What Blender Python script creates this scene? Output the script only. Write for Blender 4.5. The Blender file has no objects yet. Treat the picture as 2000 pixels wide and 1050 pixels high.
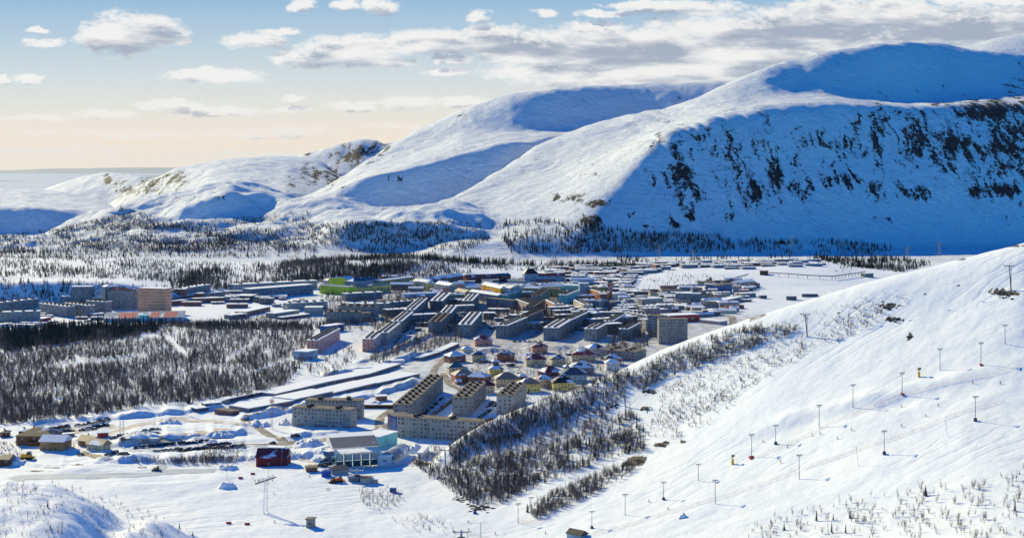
import bpy, bmesh, math, random
import numpy as np
from mathutils import Vector, Matrix

# ------------------------------------------------------------------ camera, sky, sun
scene = bpy.context.scene
col = scene.collection
F = 2777.8          # focal length in photo pixels (2000 wide), 50 mm lens
VH = 325.0          # row of the horizon
CH = 200.0          # camera height above the valley floor
cam_data = bpy.data.cameras.new('camera')
cam_data.lens = 50.0; cam_data.sensor_width = 36.0
cam_data.shift_y = -0.1
cam_data.clip_start = 1.0; cam_data.clip_end = 200000.0
cam = bpy.data.objects.new('camera', cam_data); col.objects.link(cam)
cam.location = (0, 0, CH); cam.rotation_euler = (math.radians(90), 0, 0)
scene.camera = cam
scene.render.resolution_x = 1024; scene.render.resolution_y = 537
scene.view_settings.view_transform = 'Standard'
scene.view_settings.look = 'None'
scene.view_settings.exposure = 0.36
scene.view_settings.gamma = 1.0
scene.view_settings.use_curve_mapping = False
scene.cycles.max_bounces = 6
scene.cycles.volume_bounces = 0

SUN_EL = math.radians(25.5)
SUN_AZ = Vector((-0.60, 0.80, 0)).normalized()     # horizontal direction TO the sun (behind left)
sd = bpy.data.lights.new('sun', 'SUN'); sd.energy = 5.0; sd.angle = math.radians(0.5); sd.color = (1.0, 0.85, 0.44)
so = bpy.data.objects.new('sun', sd); col.objects.link(so)
tosun = Vector((SUN_AZ.x*math.cos(SUN_EL), SUN_AZ.y*math.cos(SUN_EL), math.sin(SUN_EL)))
so.rotation_euler = tosun.to_track_quat('Z', 'Y').to_euler()

world = bpy.data.worlds.new('World'); scene.world = world
world.use_nodes = True
wt = world.node_tree; wt.nodes.clear()

class G:
    """small helper to write node graphs"""
    def __init__(s, tree): s.t = tree
    def n(s, typ, **kw):
        nd = s.t.nodes.new(typ)
        for k, v in kw.items(): setattr(nd, k, v)
        return nd
    def link(s, a, b): s.t.links.new(a, b)
    def put(s, sock, v):
        if hasattr(v, 'is_output') or isinstance(v, bpy.types.NodeSocket): s.link(v, sock)
        else:
            if isinstance(v, (tuple, list)) and len(v) == 3 and sock.type == 'RGBA': v = (*v, 1)
            sock.default_value = v
    def m(s, op, a, b=0.0, c=0.0, clamp=False):
        nd = s.n('ShaderNodeMath', operation=op, use_clamp=clamp)
        s.put(nd.inputs[0], a); s.put(nd.inputs[1], b); s.put(nd.inputs[2], c)
        return nd.outputs[0]
    def v(s, op, a, b=(0, 0, 0), c=(0, 0, 0)):
        nd = s.n('ShaderNodeVectorMath', operation=op)
        s.put(nd.inputs[0], a)
        if op != 'LENGTH': s.put(nd.inputs[1], b)
        if op == 'MULTIPLY_ADD': s.put(nd.inputs[2], c)
        return nd.outputs['Value'] if op in ('DOT_PRODUCT', 'LENGTH') else nd.outputs[0]
    def mix(s, f, a, b, mode='MIX'):
        nd = s.n('ShaderNodeMix', data_type='RGBA', blend_type=mode)
        s.put(nd.inputs[0], f); s.put(nd.inputs[6], a); s.put(nd.inputs[7], b)
        return nd.outputs[2]
    def noise(s, vec, scale, detail=3.0, rough=0.5, dist=0.0, color=False):
        nd = s.n('ShaderNodeTexNoise'); s.put(nd.inputs['Vector'], vec)
        nd.inputs['Scale'].default_value = scale; nd.inputs['Detail'].default_value = detail
        nd.inputs['Roughness'].default_value = rough; nd.inputs['Distortion'].default_value = dist
        return nd.outputs['Color'] if color else nd.outputs['Fac']
    def ramp(s, f, lo, hi, a=0.0, b=1.0):
        nd = s.n('ShaderNodeMapRange', interpolation_type='SMOOTHSTEP')
        s.put(nd.inputs[0], f); nd.inputs[1].default_value = lo; nd.inputs[2].default_value = hi
        nd.inputs[3].default_value = a; nd.inputs[4].default_value = b
        return nd.outputs[0]

# clouds: soft ellipses (centre and radii in units of the view's tangent * F) broken up by noise
CLOUDS = [(245,66,78,40),(196,74,44,26),(300,62,56,34),(342,83,26,9),(87,84,44,10),(72,58,18,7),(495,80,62,16),(548,65,32,7),
 (420,149,96,13),(400,140,50,8),(58,157,28,9),(3,156,20,10),(330,205,62,12),(420,216,95,10),(70,231,72,6),(205,224,68,9),(562,215,44,6),(571,193,20,8),
 (690,205,50,12),(800,203,60,15),(905,200,48,12),(600,112,66,20),(650,96,60,24),(730,90,90,22),(850,80,100,24),(960,72,70,26),(740,120,60,14),(700,104,90,30),
 (1010,92,100,34),(1150,98,190,44),(1290,92,200,42),(1440,62,190,36),(1420,100,200,40),(1560,55,170,40),(1650,30,140,34),(1760,20,80,30),(1880,52,190,44),(1990,40,120,32),
 (1080,138,140,20),(1240,140,170,22),(1180,160,170,14),(1400,140,150,20),(1560,110,150,24),(1700,80,160,24),(1860,70,120,20),(1160,60,70,20),(590,12,28,13),(680,8,24,11),(740,14,36,16),(1330,14,130,16),(1062,25,24,9),(1180,26,56,7),(940,32,22,12),
 (850,116,16,10),(885,118,30,12),(870,144,44,8),(1230,10,60,6),(1920,2,120,8),(260,262,120,8),(520,262,130,10),(620,255,22,6),(820,246,120,5),(100,292,180,7),(480,300,160,5),(80,258,40,4)]
cg = bpy.data.node_groups.new('cloud_density', 'ShaderNodeTree')
cg.interface.new_socket('P', in_out='INPUT', socket_type='NodeSocketVector')
cg.interface.new_socket('D', in_out='OUTPUT', socket_type='NodeSocketFloat')
g = G(cg); gi = g.n('NodeGroupInput'); go = g.n('NodeGroupOutput')
P = gi.outputs[0]
nz = g.noise(g.v('MULTIPLY', P, (1, 1.5, 1)), 0.013, 7, 0.66, color=True)
warp = g.v('MULTIPLY', g.v('SUBTRACT', nz, (0.5, 0.5, 0.5)), (90, 34, 0))
Q = g.v('ADD', P, warp)
cur = None
for cx, cy, rx, ry in CLOUDS:
    q = g.v('MULTIPLY_ADD', Q, (1/rx, 1/ry, 0), (-cx/rx, -cy/ry, 0))
    d2 = g.v('DOT_PRODUCT', q, q)
    cur = d2 if cur is None else g.m('MINIMUM', cur, d2)
n2 = g.noise(g.v('MULTIPLY', P, (1, 1.9, 1)), 0.034, 7, 0.66)
tot = g.m('ADD', cur, g.m('MULTIPLY', g.m('SUBTRACT', n2, 0.5), 3.0))
g.link(g.ramp(tot, 1.6, 0.35), go.inputs[0])

g = G(wt)
out = g.n('ShaderNodeOutputWorld'); bg = g.n('ShaderNodeBackground')
sky = g.n('ShaderNodeTexSky', sky_type='NISHITA', sun_disc=False)
sky.sun_elevation = SUN_EL; sky.sun_rotation = math.atan2(SUN_AZ.x, SUN_AZ.y)
sky.altitude = 500; sky.air_density = 1.0; sky.dust_density = 0.6; sky.ozone_density = 6.0
tc = g.n('ShaderNodeTexCoord'); D = tc.outputs['Generated']
sep = g.n('ShaderNodeSeparateXYZ'); g.link(D, sep.inputs[0])
dy = g.m('MAXIMUM', g.m('ABSOLUTE', sep.outputs[1]), 0.02)
U = g.m('ADD', g.m('MULTIPLY', g.m('DIVIDE', sep.outputs[0], dy), F), 1000)
V = g.m('SUBTRACT', VH, g.m('MULTIPLY', g.m('DIVIDE', sep.outputs[2], dy), F))
cmb = g.n('ShaderNodeCombineXYZ'); g.link(U, cmb.inputs[0]); g.link(V, cmb.inputs[1])
def dens(vec):
    nd = g.n('ShaderNodeGroup'); nd.node_tree = cg; g.link(vec, nd.inputs[0]); return nd.outputs[0]
d0 = dens(cmb.outputs[0])
d1 = dens(g.v('ADD', cmb.outputs[0], (-10, -17, 0)))
bign = g.noise(g.v('MULTIPLY', cmb.outputs[0], (0.55, 2.4, 1)), 0.010, 4, 0.55)
shade = g.m('MULTIPLY', g.m('MULTIPLY', d1, d1), g.ramp(bign, 0.36, 0.60))
hz = g.ramp(V, 330, 150)                       # 0 at the horizon, 1 well above it
white = g.mix(hz, (9.6, 8.9, 8.0), (9.8, 9.7, 9.5))
grey = g.mix(hz, (6.4, 6.1, 6.2), (4.1, 4.7, 5.8))
ccol = g.mix(shade, white, grey)
hs = g.n('ShaderNodeHueSaturation'); hs.inputs['Saturation'].default_value = 1.7
g.link(sky.outputs[0], hs.inputs['Color'])
deep = g.mix(1.0, hs.outputs[0], (0.02, 1.44, 1.86), 'MULTIPLY')      # thin clean winter air: deep blue overhead
el = g.m('DIVIDE', g.m('SUBTRACT', VH, V), F)                             # tangent of the elevation
vr = g.n('ShaderNodeValToRGB'); g.link(g.m('MULTIPLY', el, 4.0, clamp=True), vr.inputs[0])
cr = vr.color_ramp; cr.interpolation = 'B_SPLINE'
for i, (p_, c_) in enumerate([(0.0, (.99,.82,.65)), (0.09, (.93,.81,.68)), (0.19, (.77,.79,.76)), (0.32, (.55,.68,.76)), (0.48, (.30,.50,.72)), (1.0, (.10,.32,.62))]):
    e_ = cr.elements[i] if i < 2 else cr.elements.new(p_)
    e_.position = p_; e_.color = (*c_, 1)
veil = g.mix(1.0, vr.outputs[0], (10.6, 10.6, 10.6), 'MULTIPLY')
# the pale glow low in the sky fades away from the sun's side of the horizon
away = g.ramp(g.v('DOT_PRODUCT', D, tuple(SUN_AZ)), 0.25, -0.35)
veil = g.mix(away, veil, g.mix(1.0, (1.3, 4.0, 6.6), deep, 'ADD'))
skyc = g.mix(g.ramp(el, 0.11, 0.26), veil, deep)
g.wm = g.m('MULTIPLY', d0, g.mix(hz, (0.6,)*3, (0.96,)*3))
fin = g.mix(g.wm, skyc, ccol)
g.link(fin, bg.inputs[0]); bg.inputs[1].default_value = 0.072
g.link(bg.outputs[0], out.inputs[0])
SKYN = dict(sky=sky, bg=bg, hs=hs)

# ------------------------------------------------------------------ numeric helpers
def _hash(ix, iy, seed):
    h = (ix.astype(np.int64)*374761393 + iy.astype(np.int64)*668265263 + seed*1442695041) & 0x7fffffff
    h = ((h ^ (h >> 13))*1274126177) & 0x7fffffff
    return ((h ^ (h >> 16)) & 0xffff)/65535.0
def vnoise(x, y, seed=0):
    ix = np.floor(x); iy = np.floor(y); fx = x-ix; fy = y-iy
    fx = fx*fx*fx*(fx*(fx*6-15)+10); fy = fy*fy*fy*(fy*(fy*6-15)+10)
    ix = ix.astype(np.int64); iy = iy.astype(np.int64)
    a = _hash(ix, iy, seed); b = _hash(ix+1, iy, seed); c = _hash(ix, iy+1, seed); d = _hash(ix+1, iy+1, seed)
    return (a*(1-fx)+b*fx)*(1-fy)+(c*(1-fx)+d*fx)*fy*1.0
def fbm(x, y, seed=0, octs=4, gain=0.5):
    t = 0; a = 1.0; s = 0
    for o in range(octs):
        t = t + a*(vnoise(x*2**o+17.3*o, y*2**o-9.1*o, seed+o)-0.5); s += a; a *= gain
    return t/s*2
def sstep(a, b, x):
    t = np.clip((x-a)/(b-a), 0, 1); return t*t*(3-2*t)

# ------------------------------------------------------------------ terrain
US = np.concatenate([np.arange(-700, -60, 20.0), np.arange(-60, 2060, 4.0), np.arange(2060, 2720, 20.0)])
DS = np.concatenate([np.arange(380, 1500, 2.8), np.arange(1500, 3000, 6.5), np.arange(3000, 4400, 5.5), np.arange(4400, 6400, 9.0), np.arange(6400, 9500, 30.0)])
NU, ND = len(US), len(DS)
def pz(v, d): return CH-(v-VH)/F*d
def smooth_u(a, sig):
    r = np.arange(-int(3*sig/4)-1, int(3*sig/4)+2)*4.0
    w = np.exp(-0.5*(r/sig)**2); w /= w.sum()
    # resample onto an even grid, blur, sample back
    ue = np.arange(US[0], US[-1]+1, 4.0); e = np.interp(ue, US, a)
    p = np.pad(e, len(r)//2, mode='edge')
    return np.interp(US, ue, np.convolve(p, w, 'valid'))
def sheet(cols, sig=14, fs=0.6, bs=0.6, lo=None, hi=None, edge=0.35):
    """cols: {u: [(v,d), ...]} same number of knots each; returns Z[ND,NU]"""
    ks = sorted(cols); K = len(cols[ks[0]])
    kd = np.zeros((K, NU)); kz = np.zeros((K, NU))
    for k in range(K):
        kd[k] = smooth_u(np.interp(US, ks, [cols[u][k][1] for u in ks]), sig)
        kv = np.interp(US, ks, [cols[u][k][0] for u in ks])
        kz[k] = smooth_u(pz(kv, np.interp(US, ks, [cols[u][k][1] for u in ks])), sig)
    for k in range(1, K): kd[k] = np.maximum(kd[k], kd[k-1]+5)
    h = np.diff(kd, axis=0); dl = np.diff(kz, axis=0)/h
    m = np.zeros_like(kz)
    m[0] = dl[0]; m[-1] = dl[-1]
    for k in range(1, K-1):
        s = dl[k-1]*dl[k]
        hm = 2*dl[k-1]*dl[k]/np.where(np.abs(dl[k-1]+dl[k]) < 1e-9, 1e-9, dl[k-1]+dl[k])
        m[k] = np.where(s > 0, hm, 0)
    D = DS[:, None]
    Z = np.where(D < kd[0], kz[0]-(kd[0]-D)*fs, kz[-1]-(D-kd[-1])*bs)
    for k in range(K-1):
        t = (D-kd[k])/h[k]
        z = (2*t**3-3*t**2+1)*kz[k]+(t**3-2*t**2+t)*h[k]*m[k]+(-2*t**3+3*t**2)*kz[k+1]+(t**3-t**2)*h[k]*m[k+1]
        Z = np.where((t >= 0) & (t <= 1), z, Z)
    if lo is not None: Z = Z-np.maximum(0, lo-US)[None, :]*D/F*edge
    if hi is not None: Z = Z-np.maximum(0, US-hi)[None, :]*D/F*edge
    return Z
def smax(a, b, k):
    return np.maximum(a, b)+k*np.log1p(np.exp(-np.clip(np.abs(a-b)/k, 0, 30)))

XX = (US[None, :]-1000)/F*DS[:, None]; YY = np.broadcast_to(DS[:, None], XX.shape)
# base valley floor
base = np.interp(DS, [380, 2900, 3400, 5000, 9500], [0, 0, -8, -40, -95])[:, None]+0*XX
base = base+1.3*fbm(XX/70, YY/70, 3)+0.5*fbm(XX/14, YY/14, 7)*sstep(1500, 1200, YY)
# snow banks between the car parks, lower left
bank = sstep(60, 140, XX*0+US[None, :])*sstep(760, 640, US[None, :]+0*XX)*sstep(860, 900, YY)*sstep(1330, 1180, YY)
base = base+bank*2.2*np.maximum(0, fbm(XX/45, YY/26, 21, 3)+0.1)
# ploughed terraces: each line is the foot of a bank, the ground behind stands higher and sinks back
for pts_, hb_, back_ in [([(215,872),(260,868),(330,861),(400,856),(480,846)], 4.0, 45), ([(200,902),(260,902),(330,904),(420,900),(500,896)], 3.0, 30), ([(60,829),(140,822),(250,816),(350,808),(430,800)], 3.5, 50),
  ([(480,822),(560,805),(650,788),(740,772),(810,752)], 5.0, 40), ([(560,858),(620,851),(700,847),(745,840)], 3.0, 25), ([(590,895),(620,884),(650,876)], 3.0, 20), ([(640,735),(720,722),(800,702),(850,690)], 6.0, 40),
  ([(700,712),(760,690),(820,665),(880,640)], 5.0, 35), ([(900,690),(1000,684),(1150,682),(1230,690)], 4.0, 40), ([(40,905),(90,912),(180,906),(300,898)], 1.6, 25)]:
    lu = np.array([q[0] for q in pts_], float); lv = np.array([q[1] for q in pts_], float)
    yl = CH*F/(np.interp(US, lu, lv)-VH)+6*fbm(US/35, US*0, 23); am = sstep(lu[0]-25, lu[0]+10, US)*sstep(lu[-1]+25, lu[-1]-10, US)*(0.75+0.9*fbm(US/28, US*0+5, 24))
    dy_ = YY-yl[None, :]
    base = base+hb_*am[None, :]*sstep(-2.2, 2.2, dy_)*np.exp(-np.maximum(dy_, 0)/back_)
near = sheet({
 2600: [(1300,400),(1050,500),(800,640),(600,760),(440,860),(330,960),(334,1010)],
 2000: [(1200,480),(1050,560),(820,700),(700,770),(570,840),(475,910),(482,950)],
 1900: [(1200,490),(1050,575),(835,705),(725,775),(605,845),(499,918),(505,958)],
 1700: [(1200,520),(1050,620),(880,720),(760,800),(655,870),(551,935),(557,975)],
 1500: [(1200,560),(1050,660),(920,750),(800,830),(700,900),(612,960),(618,1000)],
 1300: [(1200,590),(1050,700),(950,780),(850,865),(765,935),(680,995),(686,1032)],
 1200: [(1200,600),(1050,718),(970,790),(885,870),(805,935),(731,990),(737,1026)],
 1100: [(1200,610),(1050,738),(990,795),(915,862),(845,925),(770,980),(776,1015)],
 1000: [(1200,620),(1050,758),(1005,806),(940,870),(870,925),(803,965),(809,998)],
 940:  [(1200,625),(1052,764),(1000,822),(945,880),(885,930),(830,958),(837,990)],
 880:  [(1200,630),(1054,767),(1003,824),(953,888),(910,935),(868,955),(878,985)],
 840:  [(1200,630),(1056,768),(1008,824),(962,888),(935,925),(905,950),(925,980)],
 800:  [(1200,630),(1070,768),(1030,824),(990,888),(970,925),(960,950),(985,980)]},
 sig=20, fs=0.3, bs=0.42, lo=800, edge=0.6)
# groomed terrace on the slope and the bank below it (the shaded lip)
lip = 4.5*np.exp(-((YY-(770+(1900-US[None,:])*0.10))/9)**2)*sstep(1380, 1600, US[None,:]+0*XX)
bank2 = -3.5*np.exp(-((YY-(753+(1900-US[None,:])*0.10))/9)**2)*sstep(1380, 1600, US[None,:]+0*XX)
near = near+(lip*0.5+bank2*.6)*(0.5+1.0*fbm(XX/25,YY/25,35,3))*sstep(1960,1860,US[None,:]+0*XX)+1.0*fbm(XX/38, YY/38, 31)+0.35*fbm(XX/11, YY/11, 33, 3)
hill = sheet({
 -300: [(1200,460),(1060,600),(915,705),(915,712)], 0: [(1200,460),(1050,600),(935,700),(936,708)],
 100: [(1200,460),(1052,605),(946,700),(948,708)], 160: [(1200,470),(1056,610),(966,700),(968,708)],
 220: [(1210,480),(1070,620),(989,704),(992,712)], 300: [(1230,500),(1090,640),(1014,715),(1018,723)],
 380: [(1260,520),(1130,660),(1050,735),(1056,743)], 450: [(1300,520),(1170,660),(1100,745),(1110,752)]},
 sig=12, fs=0.1, bs=0.5, hi=430, edge=0.6)
gul = fbm(XX/30+YY/90, YY/40, 41, 4)
hill = hill+3.6*gul+1.6*np.abs(fbm(XX/16+YY/60, YY/22, 43, 3))-5.5*np.exp(-((US[None,:]-(240+(YY-700)*0.9))/38)**2)*sstep(560, 620, YY)
Z = smax(base, near, 2.0)
Z = smax(Z, hill, 0.7)
mor = sheet({
 -300: [(600,1995),(546,2050),(524,2350),(501,2850),(505,2950)], 0: [(601,1995),(547,2050),(526,2350),(503,2850),(507,2950)],
 200: [(601,2000),(551,2050),(529,2350),(505,2850),(508,2950)], 300: [(598,2030),(558,2075),(532,2400),(509,2850),(512,2950)], 350: [(594,2060),(570,2110),(535,2500),(512,2850),(515,2950)],
 500: [(566,2300),(553,2400),(531,2600),(514,2850),(517,2950)], 650: [(560,2360),(546,2480),(520,2650),(506,2850),(510,2950)],
 800: [(552,2460),(531,2580),(508,2700),(500,2850),(505,2950)], 950: [(545,2520),(533,2600),(520,2750),(511,2850),(516,2950)],
 1150: [(541,2560),(532,2650),(523,2750),(518,2850),(523,2950)], 1300: [(545,2560),(538,2650),(530,2750),(526,2850),(530,2950)]},
 sig=24, fs=0.25, bs=0.12, hi=1250, edge=0.2)
mor = mor+2.2*fbm(XX/60, YY/90, 51)
Z = smax(Z, mor, 1.5)
plat = sheet({1300: [(560,2400),(535,2600),(519,2870),(522,2930)], 1420: [(556,2400),(531,2600),(513,2870),(516,2930)],
 1550: [(553,2400),(528,2600),(507,2870),(510,2930)], 1620: [(553,2400),(530,2600),(512,2870),(515,2930)], 1720: [(560,2400),(540,2600),(524,2870),(526,2930)]}, sig=20, fs=0.1, bs=0.15, lo=1300, hi=1720, edge=0.1)
Z = smax(Z, plat+0.8*fbm(XX/60, YY/60, 52), 1.5)

# ---- mountains
A = {  # main massif: foot, toe, face, lit/shade edge, shelf, dome base, crest, behind
 860: [(505,3100),(492,3160),(470,3330),(452,3450),(425,3600),(408,3750),(398,3900),(403,3960)],
 900: [(503,3100),(488,3160),(466,3300),(446,3420),(418,3600),(395,3800),(376,4000),(382,4060)],
 950: [(500,3100),(480,3150),(470,3300),(448,3450),(420,3650),(385,3880),(351,4150),(356,4220)],
 1000: [(500,3100),(470,3180),(455,3330),(430,3500),(400,3700),(365,3950),(320,4300),(325,4370)],
 1050: [(499,3120),(466,3200),(448,3330),(425,3480),(390,3700),(345,4000),(282,4450),(288,4520)],
 1100: [(498,3140),(470,3220),(455,3300),(438,3360),(385,3620),(325,4050),(262,4550),(268,4620)],
 1150: [(498,3160),(480,3230),(440,3320),(408,3420),(360,3620),(305,4050),(242,4600),(248,4660)],
 1200: [(499,3200),(478,3270),(420,3400),(360,3540),(325,3700),(285,4100),(233,4600),(240,4660)],
 1250: [(500,3250),(475,3330),(390,3480),(305,3650),(285,3800),(262,4150),(222,4600),(228,4660)],
 1300: [(500,3280),(475,3360),(370,3540),(268,3740),(255,3880),(244,4150),(214,4600),(220,4660)],
 1350: [(500,3320),(475,3400),(350,3600),(245,3820),(236,3950),(222,4200),(196,4600),(202,4660)],
 1400: [(500,3350),(475,3430),(345,3640),(230,3880),(222,4000),(208,4250),(175,4620),(181,4680)],
 1450: [(500,3390),(475,3470),(340,3680),(222,3930),(214,4050),(198,4300),(152,4650),(158,4720)],
 1500: [(500,3430),(475,3510),(338,3730),(212,3990),(203,4110),(190,4330),(134,4680),(140,4750)],
 1550: [(500,3470),(475,3550),(336,3780),(207,4040),(197,4170),(188,4400),(119,4810),(125,4880)],
 1600: [(500,3520),(475,3600),(334,3830),(205,4090),(195,4230),(187,4440),(107,4860),(112,4950)],
 1700: [(500,3600),(475,3690),(330,3930),(207,4200),(199,4330),(193,4520),(90,5000),(94,5100)],
 1780: [(500,3680),(475,3770),(330,4010),(209,4290),(203,4420),(197,4620),(82,5150),(88,5250)],
 1850: [(500,3740),(475,3840),(325,4080),(206,4370),(201,4500),(192,4720),(86,5340),(93,5440)],
 1890: [(500,3780),(475,3880),(325,4120),(205,4410),(200,4540),(188,4780),(97,5300),(106,5400)],
 1950: [(500,3840),(475,3940),(322,4170),(204,4470),(198,4600),(182,4880),(102,5400),(110,5500)],
 2000: [(500,3890),(475,3990),(320,4220),(203,4520),(197,4650),(178,4950),(106,5500),(114,5600)],
 2300: [(500,4200),(475,4300),(310,4500),(198,4800),(192,4950),(170,5300),(106,5800),(114,5900)],
 2700: [(500,4600),(475,4700),(310,4900),(198,5200),(192,5350),(170,5700),(100,6200),(108,6300)]}
ZA = sheet(A, sig=15, fs=0.1, bs=0.5, lo=860, edge=0.25)
C = {
 560: [(432,4250),(424,4330),(404,4420),(400,4500),(396,4600),(394,4700)],
 600: [(430,4250),(410,4320),(388,4420),(386,4550),(381,4700),(384,4760)],
 650: [(425,4250),(402,4310),(372,4410),(366,4600),(353,4800),(357,4860)],
 700: [(420,4250),(400,4300),(347,4390),(338,4620),(322,4950),(326,5020)],
 740: [(418,4250),(400,4300),(338,4388),(322,4750),(297,5100),(301,5170)],
 770: [(416,4260),(400,4310),(333,4405),(310,4800),(277,5200),(282,5280)],
 840: [(412,4280),(398,4330),(315,4455),(285,4920),(240,5400),(245,5480)],
 900: [(408,4300),(392,4370),(293,4530),(262,5000),(213,5370),(218,5450)],
 960: [(404,4320),(385,4400),(280,4575),(262,4980),(192,5320),(197,5400)],
 1000: [(400,4330),(380,4420),(272,4605),(263,4960),(181,5290),(186,5370)],
 1050: [(400,4400),(370,4500),(270,4680),(260,4980),(174,5290),(179,5370)],
 1100: [(400,4500),(350,4600),(266,4900),(255,5030),(168,5320),(173,5400)],
 1250: [(400,4700),(340,4800),(255,5000),(235,5120),(161,5460),(166,5540)],
 1430: [(400,4900),(340,5000),(230,5150),(200,5250),(158,5450),(163,5530)],
 1600: [(400,5000),(340,5100),(220,5250),(200,5350),(158,5640),(163,5720)]}
ZC = sheet(C, sig=13, bs=0.5, lo=560, hi=1600, edge=0.4)
E = {540: [(360,6500),(330,6750),(318,6950),(322,7020)], 590: [(350,6500),(325,6750),(300,7000),(304,7080)],
 620: [(350,6500),(318,6750),(292,7000),(297,7080)], 650: [(346,6520),(315,6740),(283,6960),(288,7040)],
 700: [(342,6560),(312,6740),(275,6960),(280,7040)], 735: [(338,6600),(305,6780),(275,6980),(280,7050)],
 752: [(334,6600),(308,6760),(287,6950),(292,7040)], 770: [(330,6600),(300,6800),(276,7000),(281,7080)], 810: [(330,6600),(300,6800),(268,7000),(273,7080)]}
ZE = sheet(E, sig=7, bs=0.5, lo=540, hi=810, edge=0.6)
Dl = {290: [(380,5700),(365,5850),(352,6100),(356,6160)], 310: [(374,5700),(358,5850),(343,6100),(347,6160)],
 335: [(372,5600),(352,5760),(331,6100),(335,6160)], 370: [(372,5400),(350,5650),(322,6150),(326,6220)],
 420: [(372,5000),(342,5500),(312,6200),(316,6280)], 480: [(370,4900),(336,5500),(306,6250),(310,6330)],
 560: [(372,4900),(336,5600),(303,6300),(307,6380)], 600: [(380,5000),(345,5600),(306,6250),(310,6330)],
 630: [(386,5200),(350,5600),(316,6150),(320,6230)], 655: [(384,5300),(358,5600),(338,5950),(342,6030)], 690: [(384,5400),(372,5600),(358,5850),(362,5930)]}
ZD = sheet(Dl, sig=9, bs=0.5, lo=290, hi=690, edge=0.6)
Fl = {60: [(400,7000),(385,7400),(378,7900),(380,7960)], 100: [(400,7000),(378,7400),(363,7900),(367,7960)], 160: [(402,7000),(370,7400),(345,7900),(349,7960)],
 210: [(404,7000),(368,7350),(336,7800),(340,7860)], 250: [(404,6900),(372,7200),(340,7700),(344,7760)], 300: [(398,6800),(374,7050),(347,7450),(351,7500)],
 330: [(395,6800),(376,7000),(358,7300),(362,7350)], 370: [(390,6800),(382,7000),(374,7200),(378,7250)]}
ZF = sheet(Fl, sig=6, bs=0.4, lo=60, hi=370, edge=0.5)
Gl = {-700: [(460,5000),(420,5250),(395,5700),(385,6300),(388,6360)], -200: [(460,5000),(418,5110),(390,5600),(372,6300),(375,6360)], 0: [(458,5000),(404,5120),(388,5600),(368,6300),(371,6360)],
 80: [(456,5000),(404,5110),(392,5500),(372,6250),(375,6310)], 150: [(452,5000),(410,5160),(396,5550),(379,6150),(382,6210)], 200: [(446,5000),(414,5160),(404,5450),(393,5950),(396,6010)],
 240: [(440,5000),(424,5160),(416,5350),(410,5700),(413,5760)], 290: [(440,5000),(432,5160),(428,5300),(424,5500),(427,5560)]}
ZG = sheet(Gl, sig=10, bs=0.3, hi=290, edge=0.4)
H = {
 -700: [(505,3150),(495,3300),(485,3450),(478,3600),(474,3750),(477,3800)], -200: [(503,3150),(493,3300),(482,3450),(474,3650),(468,3850),(471,3900)],
 0: [(502,3150),(490,3300),(478,3500),(468,3700),(460,3900),(464,3960)], 100: [(502,3150),(486,3300),(470,3550),(455,3800),(444,4050),(448,4110)],
 170: [(502,3150),(484,3300),(466,3550),(446,3850),(424,4200),(428,4260)], 230: [(502,3150),(483,3300),(463,3550),(438,3900),(405,4300),(409,4360)],
 290: [(500,3150),(480,3300),(456,3600),(432,3830),(388,4380),(392,4440)], 340: [(498,3150),(478,3300),(450,3620),(434,3790),(408,3860),(376,4600)],
 400: [(498,3150),(476,3300),(448,3620),(431,3765),(384,3850),(362,4600)], 450: [(498,3150),(474,3320),(446,3640),(424,3780),(370,3870),(358,4650)],
 500: [(498,3150),(474,3320),(442,3620),(404,3850),(371,3915),(362,4600)], 540: [(498,3150),(474,3300),(438,3600),(400,3860),(384,3920),(382,4500)],
 600: [(497,3150),(475,3280),(440,3520),(410,3700),(386,4000),(390,4060)], 650: [(496,3160),(480,3240),(436,3340),(412,3620),(392,3900),(396,3960)],
 700: [(497,3170),(488,3230),(428,3315),(410,3560),(400,3800),(404,3860)], 800: [(498,3170),(489,3230),(424,3325),(409,3560),(405,3760),(409,3820)],
 880: [(498,3170),(488,3230),(426,3320),(404,3560),(394,3740),(398,3800)], 940: [(498,3150),(485,3220),(442,3330),(425,3500),(412,3650),(418,3700)]}
ZH = sheet(H, sig=14, fs=0.1, bs=0.25, hi=940, edge=0.4)
# low knolls before the cirque
kn = sheet({880: [(502,3060),(492,3100),(480,3160),(477,3220),(480,3260)], 920: [(502,3060),(488,3100),(474,3160),(470,3220),(474,3260)], 960: [(502,3060),(490,3100),(480,3160),(476,3220),(480,3260)], 1000: [(503,3060),(492,3110),(486,3150),(484,3200),(488,3230)]}, sig=12, fs=.1, bs=0.3, lo=880, hi=1000, edge=0.3)
rel3 = np.abs(fbm(XX/150+YY/500, YY/260-XX/600, 88, 4))
rel = fbm(XX/420, YY/420, 61, 5, 0.48); rel2 = fbm(XX/130, YY/130, 67, 4)
foot = smax(ZH, kn, 4)+ (13*rel2-11*rel3+24*fbm(XX/190+YY/400, YY/120, 71, 4)+3*rel2)*sstep(3150, 3400, YY)
rid = np.abs(fbm(XX/75+YY/300, YY/420, 77, 3))          # gullies down the steep cirque wall
wall = sstep(1180, 1300, US[None,:]+0*XX)*sstep(3300, 3500, YY)*sstep(0, 120, ZA)*sstep(420, 300, ZA)
ZA = ZA+9*rel+5*rel2*sstep(3500,3800,YY)+9*(0.3-rel3)*sstep(3800,4100,YY)-16*(0.35-rid)*wall + 5*fbm(XX/60, YY/60, 79)*sstep(1180,900,US[None,:]+0*XX)
mt = smax(ZA, ZC+11*rel+5*rel2-10*rel3, 6)
mt = np.maximum(mt, ZE+14*fbm(XX/90, YY/200, 81)); mt = smax(mt, ZD+10*rel-12*rel3+5*rel2+5*fbm(XX/90, YY/90, 83)*sstep(330,300,US[None,:]+0*XX), 6)
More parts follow.
